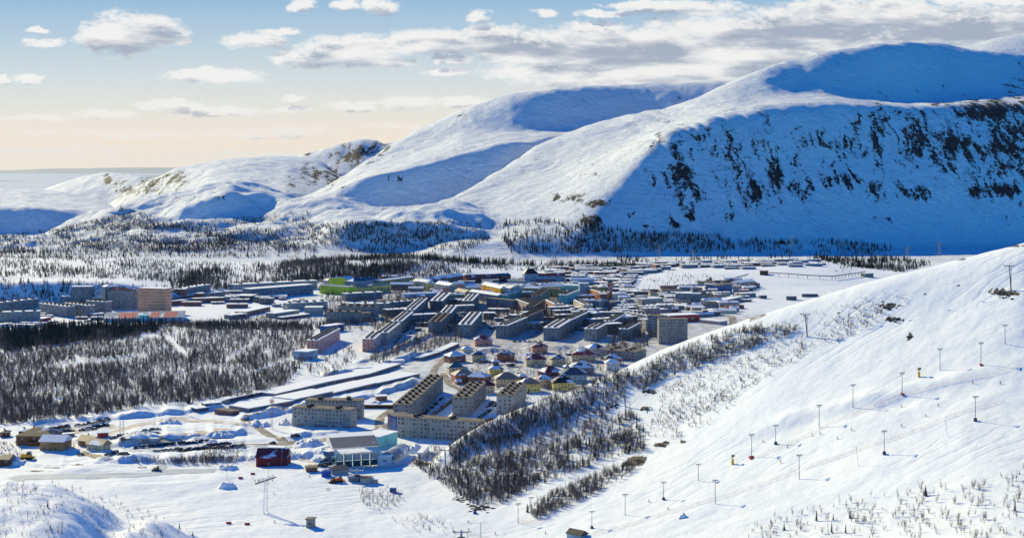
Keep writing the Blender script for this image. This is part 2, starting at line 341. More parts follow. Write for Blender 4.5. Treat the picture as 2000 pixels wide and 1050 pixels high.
mt = smax(mt, ZF+10*fbm(XX/110, YY/160, 85), 4); mt = smax(mt, ZG+9*rel+5*rel2-9*rel3, 4); mt = smax(mt, foot, 7)
SB = sheet({1860: [(130,5900),(110,6100),(98,6500),(102,6600)], 1900: [(130,5900),(105,6100),(90,6500),(94,6600)], 1940: [(130,5900),(98,6100),(77,6500),(81,6600)], 2000: [(130,5900),(95,6100),(65,6500),(69,6600)], 2150: [(130,5900),(90,6100),(55,6500),(59,6600)], 2700: [(130,5900),(90,6100),(55,6500),(59,6600)]}, sig=10, lo=1860, edge=0.5)
mt = np.maximum(mt, SB)
Z = smax(Z, mt, 2.5)
# visible envelope, for finding where a sight line meets the ground
VV = VH+(CH-Z)*F/DS[:, None]
ENV = np.minimum.accumulate(VV, axis=0)

def zat(x, y):
    """ground height at world x,y (bilinear in the polar grid)"""
    x = np.atleast_1d(np.asarray(x, float)); y = np.atleast_1d(np.asarray(y, float))
    u = 1000+F*x/np.maximum(y, 1)
    i = np.clip(np.searchsorted(US, u)-1, 0, NU-2); j = np.clip(np.searchsorted(DS, y)-1, 0, ND-2)
    a = np.clip((u-US[i])/(US[i+1]-US[i]), 0, 1); b = np.clip((y-DS[j])/(DS[j+1]-DS[j]), 0, 1)
    return (Z[j, i]*(1-a)+Z[j, i+1]*a)*(1-b)+(Z[j+1, i]*(1-a)+Z[j+1, i+1]*a)*b
def hits(u, v):
    u = np.atleast_1d(np.asarray(u, float)); v = np.atleast_1d(np.asarray(v, float))
    i = np.clip(np.searchsorted(US, u)-1, 0, NU-2); a = (u-US[i])/(US[i+1]-US[i])
    out = np.zeros(len(u))
    for w, ii in ((1-a, i), (a, i+1)):
        dd = np.zeros(len(u))
        for uu in np.unique(ii):
            s = ii == uu; e = ENV[:, uu]
            j = np.searchsorted(-e, -v[s], side='left'); j = np.clip(j, 1, ND-1)
            t = np.clip((e[j-1]-v[s])/np.maximum(e[j-1]-e[j], 1e-6), 0, 1)
            dd[s] = DS[j-1]+(DS[j]-DS[j-1])*t
        out += w*dd
    x = (u-1000)/F*out
    return x, out, zat(x, out)
def at(u, v):
    x, y, z = hits(u, v); return Vector((x[0], y[0], z[0]))
def atd(u, v, d): return Vector(((u-1000)/F*d, d, pz(v, d)))
# ------------------------------------------------------------------ materials
MATS = {}
def mat(name, color=(0.5,0.5,0.5), rough=0.85, metal=0.0, var=0.0, vscale=0.3, col2=None, c2lo=0.5, c2hi=0.6, bump=0.0, bscale=2.0, spec=0.3, snow=False):
    if name in MATS: return MATS[name]
    m = bpy.data.materials.new(name); m.use_nodes = True
    g = G(m.node_tree); b = m.node_tree.nodes['Principled BSDF']
    b.inputs['Roughness'].default_value = rough; b.inputs['Metallic'].default_value = metal
    b.inputs['Specular IOR Level'].default_value = spec
    tc = g.n('ShaderNodeNewGeometry'); P = tc.outputs['Position']
    c = (*color, 1)
    if var:
        n = g.noise(P, vscale, 4, 0.6)
        k = g.m('MULTIPLY_ADD', g.m('SUBTRACT', n, 0.5), var*2.4, 1.0)
        c = g.v('MULTIPLY', tuple(color), g.n_comb(k)) if False else g.mix(1.0, c, g_comb(g, k), 'MULTIPLY')
    if col2:
        n2 = g.noise(P, vscale*0.7, 4, 0.65)
        c = g.mix(g.ramp(n2, c2lo, c2hi), c, (*col2, 1))
    g.put(b.inputs['Base Color'], c)
    if bump:
        bn = g.n('ShaderNodeBump'); bn.inputs['Strength'].default_value = 1.0; bn.inputs['Distance'].default_value = bump
        g.link(g.noise(P, bscale, 4, 0.6), bn.inputs['Height']); g.link(bn.outputs[0], b.inputs['Normal'])
    MATS[name] = m
    return m
def g_comb(g, k):
    c = g.n('ShaderNodeCombineXYZ')
    for i in range(3): g.link(k, c.inputs[i])
    return c.outputs[0]

SNOW = (0.79, 0.84, 0.87)
def ground_mat(name, near=True):
    m = bpy.data.materials.new(name); m.use_nodes = True
    g = G(m.node_tree); b = m.node_tree.nodes['Principled BSDF']
    b.inputs['Roughness'].default_value = 0.75; b.inputs['Specular IOR Level'].default_value = 0.15
    geo = g.n('ShaderNodeNewGeometry'); P = geo.outputs['Position']
    rk = g.n('ShaderNodeAttribute', attribute_name='rock').outputs['Fac']
    dt = g.n('ShaderNodeAttribute', attribute_name='dirt').outputs['Fac']
    snowc = g.mix(g.ramp(g.noise(P, 0.02 if near else 0.006, 4, 0.6), 0.3, 0.75), (*SNOW, 1), (0.74, 0.80, 0.86, 1))
    if near:
        st = g.noise(g.v('MULTIPLY', P, (1.0, 0.35, 1.0)), 0.35, 5, 0.7)
        rkf = g.ramp(g.m('ADD', st, g.m('MULTIPLY', rk, 0.55)), 0.72, 0.80)
        rockc = g.mix(g.noise(P, 0.8, 4, 0.6), (0.03, 0.027, 0.024, 1), (0.13, 0.11, 0.095, 1))
    else:
        # rock shows through the snow in ribs that run down the wall
        wv = g.v('ADD', g.v('MULTIPLY', P, (1.0, 0.30, 0.42)), g.v('MULTIPLY', g.noise(P, 0.012, 4, 0.6, color=True), (70, 40, 40)))
        n1 = g.noise(wv, 0.034, 8, 0.74)
        n2 = g.noise(g.v('MULTIPLY', P, (1, 1, 1.6)), 0.09, 4, 0.7)
        s = g.m('ADD', g.m('MULTIPLY', n1, 0.74), g.m('MULTIPLY', n2, 0.26)); s = g.m('MULTIPLY_ADD', g.m('SUBTRACT', s, 0.5), 1.5, 0.5)
        rkf = g.ramp(g.m('ADD', s, g.m('MULTIPLY', rk, 0.30)), 0.70, 0.74)
        rockc = g.mix(g.noise(P, 0.05, 5, 0.7), (0.004, 0.006, 0.011, 1), (0.020, 0.025, 0.034, 1))  # near-black and bluish: shade on the rock faces put into the colour
    dn = g.noise(P, 0.11, 5, 0.65)
    df = g.ramp(g.m('ADD', g.m('MULTIPLY', dn, 0.9), dt), 0.8, 1.25)
    dirtc = g.mix(g.noise(P, 0.35, 3, 0.6), (0.17, 0.155, 0.14, 1), (0.46, 0.45, 0.43, 1))
    c = g.mix(df, snowc, dirtc)
    c = g.mix(rkf, c, rockc)
    g.link(c, b.inputs['Base Color'])
    # relief: wind ripples, sastrugi, ski tracks
    bn = g.n('ShaderNodeBump'); bn.inputs['Strength'].default_value = 1.0
    if near:
        a1 = g.noise(P, 0.16, 5, 0.55)
        a2 = g.noise(g.v('MULTIPLY', P, (1.0, 0.25, 1.0)), 0.9, 4, 0.6)
        wv = g.n('ShaderNodeTexWave', wave_type='BANDS', bands_direction='DIAGONAL'); g.link(g.v('MULTIPLY', P, (0.5, -1.1, 0)), wv.inputs['Vector'])
        wv.inputs['Scale'].default_value = 0.055; wv.inputs['Distortion'].default_value = 9.0; wv.inputs['Detail'].default_value = 3; wv.inputs['Detail Scale'].default_value = 0.7
        tr = g.m('POWER', wv.outputs['Fac'], 6.0)
        msk = g.ramp(g.noise(P, 0.014, 3, 0.5), 0.46, 0.62)
        hgt = g.m('ADD', g.m('ADD', g.m('MULTIPLY', a1, 0.55), g.m('MULTIPLY', a2, 0.08)), g.m('MULTIPLY', g.m('MULTIPLY', tr, msk), -0.17))
        hgt = g.m('ADD', hgt, g.m('MULTIPLY', rkf, 0.4))
    else:
        a1 = g.noise(P, 0.02, 5, 0.55)
        # wind ripples: long thin ridges across the slope
        a2 = g.noise(g.v('MULTIPLY', P, (0.55, 1.5, 1.0)), 0.06, 4, 0.6, 1.0)
        a2 = g.m('SUBTRACT', 1.0, g.m('ABSOLUTE', g.m('MULTIPLY', g.m('SUBTRACT', a2, 0.5), 3.0)))
        hgt = g.m('ADD', g.m('MULTIPLY', a1, 9.0), g.m('MULTIPLY', a2, 4.2))
        hgt = g.m('ADD', hgt, g.m('MULTIPLY', rkf, g.m('MULTIPLY', g.noise(P, 0.05, 5, 0.7), 14.0)))
    g.link(hgt, bn.inputs['Height']); bn.inputs['Distance'].default_value = 1.0
    g.link(bn.outputs[0], b.inputs['Normal'])
    return m

def grid_mesh(name, X, Y, Zv, mats, attrs, smooth=True):
    nr, nc = X.shape
    me = bpy.data.meshes.new(name)
    co = np.stack([X, Y, Zv], -1).reshape(-1, 3).astype(np.float32)
    me.vertices.add(nr*nc); me.vertices.foreach_set('co', co.ravel())
    i = np.arange(nr*nc).reshape(nr, nc)
    q = np.stack([i[:-1, :-1], i[:-1, 1:], i[1:, 1:], i[1:, :-1]], -1).reshape(-1, 4)
    me.loops.add(q.size); me.loops.foreach_set('vertex_index', q.ravel().astype(np.int32))
    me.polygons.add(len(q)); me.polygons.foreach_set('loop_start', (np.arange(len(q))*4).astype(np.int32))
    me.polygons.foreach_set('use_smooth', np.ones(len(q), dtype=bool))
    me.update(calc_edges=True)
    for k, a in attrs.items():
        at_ = me.attributes.new(k, 'FLOAT', 'POINT'); at_.data.foreach_set('value', a.astype(np.float32).ravel())
    for m in mats: me.materials.append(m)
    o = bpy.data.objects.new(name, me); col.objects.link(o); o['kind'] = 'structure'
    return o

ROCKS = [(1350,268,32,24,.55),(1420,268,26,26,.6),(1495,262,16,42,.65),(1530,252,12,18,.4),(1325,345,34,60,.85),(1280,355,18,34,.6),(1362,378,24,34,.75),(1450,338,16,40,.8),(1472,378,24,34,.75),(1512,350,22,56,.85),(1572,368,36,24,.8),(1640,352,52,20,.85),(1706,362,14,16,.75),
 (1625,240,18,20,.45),(1675,250,18,30,.5),(1716,262,22,66,.9),(1710,325,14,18,.6),(1736,272,9,48,.75),(1790,282,38,58,.85),(1850,282,36,68,.82),(1895,292,24,66,.82),(1955,290,46,66,.86),(1992,260,28,100,.88),(1940,216,90,22,1.1),(1760,230,90,18,.7),(1800,378,28,20,.85),(1905,370,28,14,.8),(1962,372,38,16,.9),
 (1165,395,22,12,1.1),(1127,388,16,10,1.0),(1085,388,13,10,.8),(1150,432,30,20,.85),(1265,445,26,8,.6),(1240,420,16,10,.55),(1362,424,38,16,.75),(1322,440,14,10,.6),(1430,425,38,12,.5),(1280,458,18,8,.7),(1535,474,22,5,.8),(1680,300,210,90,.54),(1400,320,170,100,.52),(1330,238,60,10,.5),(1280,278,30,6,.5),
 (250,370,34,22,.7),(300,362,40,22,.75),(210,350,8,12,1.0),(340,350,30,20,.8),(330,366,26,12,.7),(570,360,22,24,.6),(610,340,34,26,.75),(650,345,24,20,.8),(690,300,48,24,.85),(740,292,30,16,.8),(655,290,20,10,.6),(370,388,30,7,.55),(430,386,22,6,.55),(750,350,50,9,.45),(900,228,14,5,.6),(880,243,18,4,.5),(600,300,6,4,1.2),(1380,352,10,4,.5),(1600,430,250,50,.07)]
SOILS = [(1735,597,24,3,1),(1748,623,22,3,.9),(1776,657,5,7,1),(1966,572,26,4,1.1),(1945,566,20,2,1),(1245,899,14,8,1.3),(1225,905,12,4,1),(1292,868,13,4,1.1),(1334,862,6,3,1),(1270,765,16,4,.9),(1262,798,10,4,.9),(825,905,16,4,.9),(1010,850,14,4,.8),
 (1960,480,40,2,1.2),(1870,506,20,1.5,1.1),(70,919,24,1.2,.9),(110,913,20,1.2,.8),(150,907,18,1.0,.9),(275,912,16,1.2,.8),(560,700,60,10,.2)]
UU = US[None, :]+0*XX
def blobs(lst):
    r = np.zeros_like(XX)
    for u, v, a, b, s in lst:
        ui = np.abs(US-u) < a*2.2+8
        if not ui.any(): continue
        dd = ((UU[:, ui]-u)/a)**2+((VV[:, ui]-v)/b)**2
        r[:, ui] = np.maximum(r[:, ui], s*np.exp(-dd*0.7))
    return r
far = YY > 3000
rock = np.where(far, blobs(ROCKS), blobs(SOILS))
slope_y = np.gradient(Z, axis=0)/np.gradient(DS)[:, None]
rock = rock+np.where((YY > 3300) & (UU > 1250), 0.12*sstep(0.7, 1.4, slope_y), 0)
# trodden and ploughed ground in the town and the car parks
dirt = np.zeros_like(XX)
town = sstep(1150, 1300, YY)*sstep(2650, 2450, YY)*sstep(40, 200, UU)*sstep(1700, 1500, UU)
dirt += 0.46*town*sstep(430, 700, UU)+0.12*town
DIRTS = [(1330,549,150,14,-1.2),(1560,560,130,40,-1.0),(450,605,110,10,-1.3),(170,640,90,10,-.4),(250,700,330,90,-1.0),(560,850,130,12,.25),(300,835,90,9,.5),(430,868,110,7,.45),(470,880,50,4,.4),(700,865,60,9,.35),(690,905,25,12,.3),(160,865,40,8,.15),(740,800,60,60,.12),(1000,620,180,60,.15),(1120,560,140,30,.12)]
for u, v, a, b, s in DIRTS: dirt += s*np.exp(-(((UU-u)/a)**2+((VV-v)/b)**2))
dirt = np.clip(dirt, 0, 1.0)
mgN = ground_mat('near_snow', True); mgF = ground_mat('mountain_snow', False)
jn = int(np.searchsorted(DS, 1500)); jt = int(np.searchsorted(DS, 3000))
def zone(name, a, b, mt_):
    s = slice(a, b)
    return grid_mesh(name, XX[s], YY[s].copy(), Z[s], [mt_], dict(rock=rock[s], dirt=dirt[s]))
zone('ski_slope_terrain', 0, jn+1, mgN)
zone('town_ground', jn, jt+1, mgN)
zone('mountain_terrain', jt, ND, mgF)
# land and frozen lake beyond
def plain(name, rows, zf, m):
    u = np.linspace(-3500, 2700, 140); d = np.array(rows, float)
    X = (u[None, :]-1000)/F*d[:, None]; Y = np.broadcast_to(d[:, None], X.shape).copy()
    return grid_mesh(name, X, Y, zf(X, Y, u[None, :]+0*X, d[:, None]+0*X), [m], dict(rock=0*X, dirt=0*X))
plain('lowland_terrain', np.geomspace(9300, 17000, 60), lambda X, Y, U_, D_: np.where(D_ < 9600, -100, -135+60*np.maximum(0, fbm(X/2500, Y/3500, 91)+.1)), mgF)
lake = plain('lake', [12000, 30000, 60000, 110000], lambda X, Y, U_, D_: 0*X-110, mat('lake_ice', (0.66, 0.58, 0.48), 0.15, spec=1.0))  # cream base: reflection of the low sky put into the ice colour
def ridge_profile(X, Y, U_, D_, d0, w, h, seed, u0=None, u1=None):
    t = np.exp(-((D_-d0)/w)**2)
    r = h*(0.55+0.9*fbm(X/9000, Y*0+3, seed))
    if u0 is not None: r = r*sstep(u0, u0+120, U_)*sstep(u1, u1-160, U_)
    return -120+t*r
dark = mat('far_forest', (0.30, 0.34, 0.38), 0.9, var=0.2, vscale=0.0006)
plain('far_hills', np.linspace(62000, 82000, 30), lambda X, Y, U_, D_: ridge_profile(X, Y, U_, D_, 70000, 4500, 330, 5), dark)
plain('far_shore_hills', np.linspace(38000, 46000, 24), lambda X, Y, U_, D_: ridge_profile(X, Y, U_, D_, 42000, 1800, 170, 9, 150, 900), dark)
plain('lake_island_terrain', np.linspace(27000, 33000, 24), lambda X, Y, U_, D_: ridge_profile(X, Y, U_, D_, 30000, 900, 45, 12, -400, 110), dark)
# ------------------------------------------------------------------ mesh and object helpers
class MB:
    def __init__(s): s.v = []; s.f = []; s.m = []
    def quadface(s, pts, mi=0):
        n = len(s.v); s.v += [tuple(p) for p in pts]; s.f.append(tuple(range(n, n+len(pts)))); s.m.append(mi)
    def box(s, x0, x1, y0, y1, z0, z1, mi=0, mt=None):
        n = len(s.v)
        s.v += [(x0,y0,z0),(x1,y0,z0),(x1,y1,z0),(x0,y1,z0),(x0,y0,z1),(x1,y0,z1),(x1,y1,z1),(x0,y1,z1)]
        s.f += [(n,n+3,n+2,n+1),(n+4,n+5,n+6,n+7),(n,n+1,n+5,n+4),(n+1,n+2,n+6,n+5),(n+2,n+3,n+7,n+6),(n+3,n,n+4,n+7)]
        s.m += [mi, mi if mt is None else mt, mi, mi, mi, mi]
        return s
    def tube(s, a, b, ra, rb=None, k=6, mi=0):
        a = Vector(a); b = Vector(b); rb = ra if rb is None else rb
        d = (b-a).normalized(); p = d.orthogonal().normalized(); q = d.cross(p); n = len(s.v)
        for c, r in ((a, ra), (b, rb)):
            for i in range(k):
                t = 2*math.pi*i/k; s.v.append(tuple(c+(p*math.cos(t)+q*math.sin(t))*r))
        for i in range(k):
            j = (i+1) % k; s.f.append((n+i, n+j, n+k+j, n+k+i)); s.m.append(mi)
        s.f.append(tuple(n+k+i for i in range(k))); s.m.append(mi)
        s.f.append(tuple(n+k-1-i for i in range(k))); s.m.append(mi)
        return s
    def mesh(s, name, mats):
        me = bpy.data.meshes.new(name); me.from_pydata(s.v, [], s.f)
        for m in (mats if isinstance(mats, (list, tuple)) else [mats]): me.materials.append(m)
        if any(s.m): me.polygons.foreach_set('material_index', s.m)
        me.update(); return me
def link(name, me, parent=None, loc=None, kind=None, label=None, rot=None):
    o = bpy.data.objects.new(name, me); col.objects.link(o)
    if parent is not None: o.parent = parent
    if loc is not None: o.location = loc
    if rot is not None: o.rotation_euler = rot
    if kind: o['kind'] = kind
    if label: o['label'] = label
    return o
def thing(name, label, cat, loc=(0,0,0), rz=0.0, group=None, me=None):
    o = bpy.data.objects.new(name, me); col.objects.link(o)
    o.location = loc; o.rotation_euler = (0, 0, rz); o['label'] = label; o['category'] = cat
    if group: o['group'] = group
    return o
def copytree(o, loc=None, rz=None, label=None, group=None, scale=None, keep=None):
    c = o.copy(); col.objects.link(c)
    if loc is not None: c.location = loc
    if rz is not None: c.rotation_euler = (0, 0, rz)
    if scale is not None: c.scale = scale if hasattr(scale, '__len__') else (scale,)*3
    if label: c['label'] = label
    if group: c['group'] = group
    for ch in (keep or o.children):
        d = ch.copy(); col.objects.link(d); d.parent = c
    return c
R = random.Random(7)

snowM = mat('roof_snow', (0.83, 0.87, 0.90), 0.8, var=0.05, vscale=0.2, bump=0.15, bscale=0.6)
darkroof = mat('bitumen_roof', (0.115, 0.10, 0.09), 0.9, var=0.25, vscale=0.2, col2=(0.22, 0.19, 0.165), c2lo=0.48, c2hi=0.62)
ventM = mat('vent_shaft', (0.05, 0.048, 0.05), 0.9, var=0.2)
glassM = mat('window_glass', (0.035, 0.045, 0.06), 0.15, spec=0.6)
glass2 = mat('window_pale', (0.30, 0.31, 0.31), 0.4, var=0.2, vscale=0.3)  # paler panes: curtains, and reflections painted into the colour
frameW = mat('white_frame', (0.62, 0.63, 0.64), 0.6)
def patchroof(nm, c, lo=0.50, hi=0.56, sc=0.10):
    return mat(nm, c, 0.5, var=0.15, vscale=sc, col2=(0.76, 0.82, 0.88), c2lo=lo, c2hi=hi)
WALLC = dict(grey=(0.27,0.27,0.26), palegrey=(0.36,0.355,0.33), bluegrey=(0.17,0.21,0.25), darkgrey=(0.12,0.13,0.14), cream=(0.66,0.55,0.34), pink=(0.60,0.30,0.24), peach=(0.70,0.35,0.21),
 orange=(0.62,0.20,0.03), yellow=(0.74,0.58,0.18), amber=(0.80,0.40,0.01), lime=(0.50,0.62,0.06), green=(0.20,0.27,0.16), olive=(0.30,0.30,0.10), teal=(0.06,0.36,0.34), turq=(0.22,0.56,0.54), white=(0.66,0.67,0.66),
 maroon=(0.13,0.02,0.032), red=(0.42,0.07,0.05), brick=(0.26,0.12,0.09), wood=(0.20,0.09,0.035), lightwood=(0.38,0.21,0.09), blue=(0.05,0.12,0.30), palepink=(0.55,0.42,0.38), paleblue=(0.30,0.42,0.50), rust=(0.40,0.13,0.07), darkwood=(0.10,0.06,0.035))
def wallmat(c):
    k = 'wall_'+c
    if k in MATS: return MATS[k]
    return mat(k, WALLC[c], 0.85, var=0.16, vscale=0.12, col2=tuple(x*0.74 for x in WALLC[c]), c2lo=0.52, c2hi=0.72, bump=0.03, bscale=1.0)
ROOFC = dict(maroon=patchroof('roof_maroon', (0.16,0.022,0.035), 0.54, 0.60), darkblue=patchroof('roof_blue', (0.03,0.07,0.11), 0.54, 0.60), black=patchroof('roof_black', (0.03,0.03,0.032), 0.56, 0.62),
 tan=patchroof('roof_tan', (0.30,0.22,0.15), 0.56, 0.62), teal=patchroof('roof_teal', (0.05,0.14,0.16), 0.56, 0.62), steel=patchroof('roof_steel', (0.20,0.24,0.28), 0.55, 0.62), snowmaroon=patchroof('roof_snowy_maroon', (0.16,0.022,0.035), 0.42, 0.48),
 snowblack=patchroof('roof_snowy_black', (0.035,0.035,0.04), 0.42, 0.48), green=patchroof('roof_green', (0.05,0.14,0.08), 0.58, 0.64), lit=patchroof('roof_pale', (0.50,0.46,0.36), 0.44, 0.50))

def frame_of(u1, v1, u2, v2, d1=None, d2=None):
    # anything in the town whose foot is hidden by the ski hill stands on the valley floor behind it
    def g_(u, v):
        q = at(u, v)
        return atd(u, v, CH*F/(v-VH)) if (v < 870 and u > 770 and q.y < 1035) else q
    a = g_(u1, v1); b = g_(u2, v2)
    ex = Vector((b.x-a.x, b.y-a.y, 0)); L = ex.length; ex.normalize(); ey = Vector((-ex.y, ex.x, 0))
    return a, b, ex, ey, L
MESHC = {}
def windows_mesh(L, W, h, fl, sx=3.2, ww=1.5, wh=1.4, ends=True, back=False, rs=0):
    """openings with a raised frame and a pane, on the two long faces and the ends"""
    m = MB(); rr = random.Random(rs); fh = h/fl
    def face(n, put):
        for i in range(n):
            for k in range(fl): put(i, k)
    n = max(1, int(L/sx)); off = (L-n*sx)/2+sx/2
    def pf(i, k):
        x = off+i*sx; z = fh*k+fh*0.36; g_ = 0 if rr.random() < .68 else 1
        m.box(x-ww/2, x+ww/2, -0.07, 0.02, z, z+wh, g_)
        if back: m.box(x-ww/2, x+ww/2, W-0.02, W+0.07, z, z+wh, g_)
    face(n, pf)
    if ends:
        ne = max(1, int(W/(sx*1.25))); oe = (W-ne*sx*1.25)/2+sx*1.25/2
        def pe(i, k):
            y = oe+i*sx*1.25; z = fh*k+fh*0.36; g_ = 0 if rr.random() < .68 else 1
            m.box(-0.07, 0.02, y-ww/2, y+ww/2, z, z+wh, g_); m.box(L-0.02, L+0.07, y-ww/2, y+ww/2, z, z+wh, g_)
        face(ne, pe)
    return m
def roof_mesh(style, L, W, h, rise=3.0, o=0.5, hipx=None):
    m = MB()
    if style == 'flat':
        m.box(-o, L+o, -o, W+o, h+0.002, h+0.45)
    elif style == 'gable':
        a = [(-o,-o,h),(L+o,-o,h),(L+o,W+o,h),(-o,W+o,h)]; r0 = (-o,W/2,h+rise); r1 = (L+o,W/2,h+rise); t = 0.3
        up = lambda p: (p[0], p[1], p[2]+t)
        m.quadface([up(a[0]),up(a[1]),up(r1),up(r0)]); m.quadface([up(a[2]),up(a[3]),up(r0),up(r1)])
        m.quadface([a[0],a[1],up(a[1]),up(a[0])]); m.quadface([a[2],a[3],up(a[3]),up(a[2])])
        m.quadface([a[0],up(a[0]),up(r0),up(a[3]),a[3]]); m.quadface([a[1],a[2],up(a[2]),up(r1),up(a[1])]); m.quadface([a[3],a[2],a[1],a[0]])
    elif style == 'hip':
        hx = min(W/2+o, L/2+o-0.05) if hipx is None else hipx
        a = [(-o,-o,h),(L+o,-o,h),(L+o,W+o,h),(-o,W+o,h)]; b = [(x,y,h+0.25) for x,y,_ in a]
        r0 = (-o+hx,W/2,h+rise); r1 = (L+o-hx,W/2,h+rise)
        m.quadface([b[0],b[1],r1,r0]); m.quadface([b[2],b[3],r0,r1]); m.quadface([b[3],b[0],r0]); m.quadface([b[1],b[2],r1])
        for i in range(4): j = (i+1)%4; m.quadface([a[i],a[j],b[j],b[i]])
        m.quadface([a[3],a[2],a[1],a[0]])
    elif style == 'shed':
        m.quadface([(-o,-o,h+0.3),(L+o,-o,h+0.3),(L+o,W+o,h+0.3+rise),(-o,W+o,h+0.3+rise)])
        m.quadface([(-o,-o,h),(L+o,-o,h),(L+o,-o,h+0.3),(-o,-o,h+0.3)])
        m.quadface([(-o,W+o,h+rise),(-o,-o,h),(-o,-o,h+.3),(-o,W+o,h+.3+rise)]); m.quadface([(L+o,-o,h),(L+o,W+o,h+rise),(L+o,W+o,h+.3+rise),(L+o,-o,h+.3)])
        m.quadface([(L+o,W+o,h+rise-0.0),(-o,W+o,h+rise),(-o,W+o,h+.3+rise),(L+o,W+o,h+.3+rise)]); m.quadface([(-o,W+o,h),(L+o,W+o,h),(L+o,-o,h),(-o,-o,h)])
    elif style == 'barrel':
        k = 10; pr = [(W/2-(W/2+o)*math.cos(math.pi*i/k), h+rise*math.sin(math.pi*i/k)) for i in range(k+1)]
        for i in range(k): m.quadface([(-o,pr[i][0],pr[i][1]),(L+o,pr[i][0],pr[i][1]),(L+o,pr[i+1][0],pr[i+1][1]),(-o,pr[i+1][0],pr[i+1][1])])
        m.quadface([(-o,y,z) for y,z in pr][::-1]); m.quadface([(L+o,y,z) for y,z in pr])
    return m
def wall_mesh(L, W, h, style='flat', rise=0, tall=0):
    m = MB(); m.box(0, L, 0, W, -4, h)
    if style == 'gable':
        m.quadface([(0.002,0,h),(0.002,W,h),(0.002,W/2,h+rise*0.96)][::-1]); m.quadface([(L-0.002,0,h),(L-0.002,W,h),(L-0.002,W/2,h+rise*0.96)])
    return m
nb = [0]
def block(label, u1, v1, u2, v2, W, h, wall='grey', roof='flat', rmat='snow', fl=None, rise=3.0, vents=0, balc=False, sx=3.2, cat='apartment block', name='apartment_block', group=None, back=False, win=True, ww=1.5, wh=1.4, seam=False, d1=None, d2=None, minL=4, parent_extra=None):
    a, b, ex, ey, L = frame_of(u1, v1, u2, v2, d1, d2); L = max(L, minL); nb[0] += 1
    pts = [a, a+ex*L, a+ex*L+ey*W, a+ey*W]
    z = min(float(zat(p.x, p.y)[0]) for p in pts[:2]) if d1 is None else a.z
    t = thing(name, label, cat, (a.x, a.y, z), math.atan2(ex.y, ex.x), group)
    link('wall', wall_mesh(L, W, h, roof, rise).mesh('wall', [wallmat(wall)]), t)
    rm = snowM if rmat == 'snow' else (darkroof if rmat == 'dark' else ROOFC[rmat])
    ro = link('roof', roof_mesh(roof, L, W, h, rise).mesh('roof', rm), t)
    fl = fl or max(1, round(h/3.0))
    if win: link('windows', windows_mesh(L, W, h, fl, sx, ww, wh, back=back, rs=nb[0]).mesh('windows', [glassM, glass2]), t, kind='stuff')
    if seam:      # joints between the wall panels
        m = MB(); n = max(1, int(L/6.0))
        for i in range(n+1): x = min(L*i/n, L-.12); m.box(x, x+.14, -.035, -.002, 0, h)
        for k in range(1, fl): m.box(.2, L-.2, -.03, -.003, k*h/fl+.05, k*h/fl+.16)
        link('panel_joints', m.mesh('panel_joints', wallmat('darkgrey')), t, kind='stuff')
    if balc:
        m = MB(); n = max(1, int(L/(sx*3))); fh = h/fl
        for i in range(n):
            x = (i+0.5)*L/n
            for k in range(1, fl): m.box(x-1.5, x+1.5, -1.1, -0.004, k*fh-0.1, k*fh+1.0)
            m.box(x+sx-0.4, x+sx+0.4, -0.25, -0.004, 0, h-0.3)
        link('balconies', m.mesh('balconies', MATS['white_frame'] if wall in ('white','pink','cream') else wallmat('palegrey')), t, kind='stuff')
    if vents:
        # ventilation boxes stand on the roof in pairs
        n = max(2, int(L/vents)); vm = MESHC.get('vent') or MB().box(-1.5, 1.5, -1.1, 1.1, 0, 1.9, 0, 0).mesh('roof_vent', ventM); MESHC['vent'] = vm
        rr = random.Random(nb[0])
        rows = (0.28, 0.72) if W > 9 else (0.5,)
        for i in range(n):
            for r_ in rows:
                link('roof_vent', vm, t, loc=((i+0.5)*L/n+rr.uniform(-.5,.5), W*r_, h+0.3))
    return t
def house(label, uc, v, wpx, wall, roofc, rot=0.0, h=5.6, rise=3.6, ratio=0.8, fl=2, style='hip', depth=None, name='house', cat='house'):
    p = at(uc, v); d = p.y; L = wpx*d/F; W = L*ratio
    nb[0] += 1
    t = thing(name, label, cat, (p.x, p.y+W*0.4, float(zat(p.x, p.y)[0])-0.1), rot)
    def sh(o): o.location = (-L/2, -W/2, 0); return o
    sh(link('wall', wall_mesh(L, W, h, style, rise).mesh('wall', wallmat(wall)), t))
    rm = snowM if roofc == 'snow' else ROOFC[roofc]
    ro = sh(link('roof', roof_mesh(style, L, W, h, rise, o=0.9).mesh('roof', rm), t))
    sh(link('windows', windows_mesh(L, W, h, fl, 2.9, 1.2, 1.3, rs=nb[0]).mesh('windows', [glassM, glass2]), t, kind='stuff'))
    sh(link('chimney', MB().box(L*0.3, L*0.3+0.9, W*0.6, W*0.6+0.9, h+rise*0.3, h+rise+1.0).mesh('chimney', wallmat('brick')), t))
    if L > 11 and R.random() < 0.6:   # a porch wing
        sh(link('porch', MB().box(L*0.35, L*0.65, -2.2, -0.004, -2, 3.0).mesh('porch', wallmat(wall)), t))
        sh(link('porch_roof', MB().box(L*0.33, L*0.67, -2.6, -0.006, 3.002, 3.3).mesh('porch_roof', rm), t))
    return t
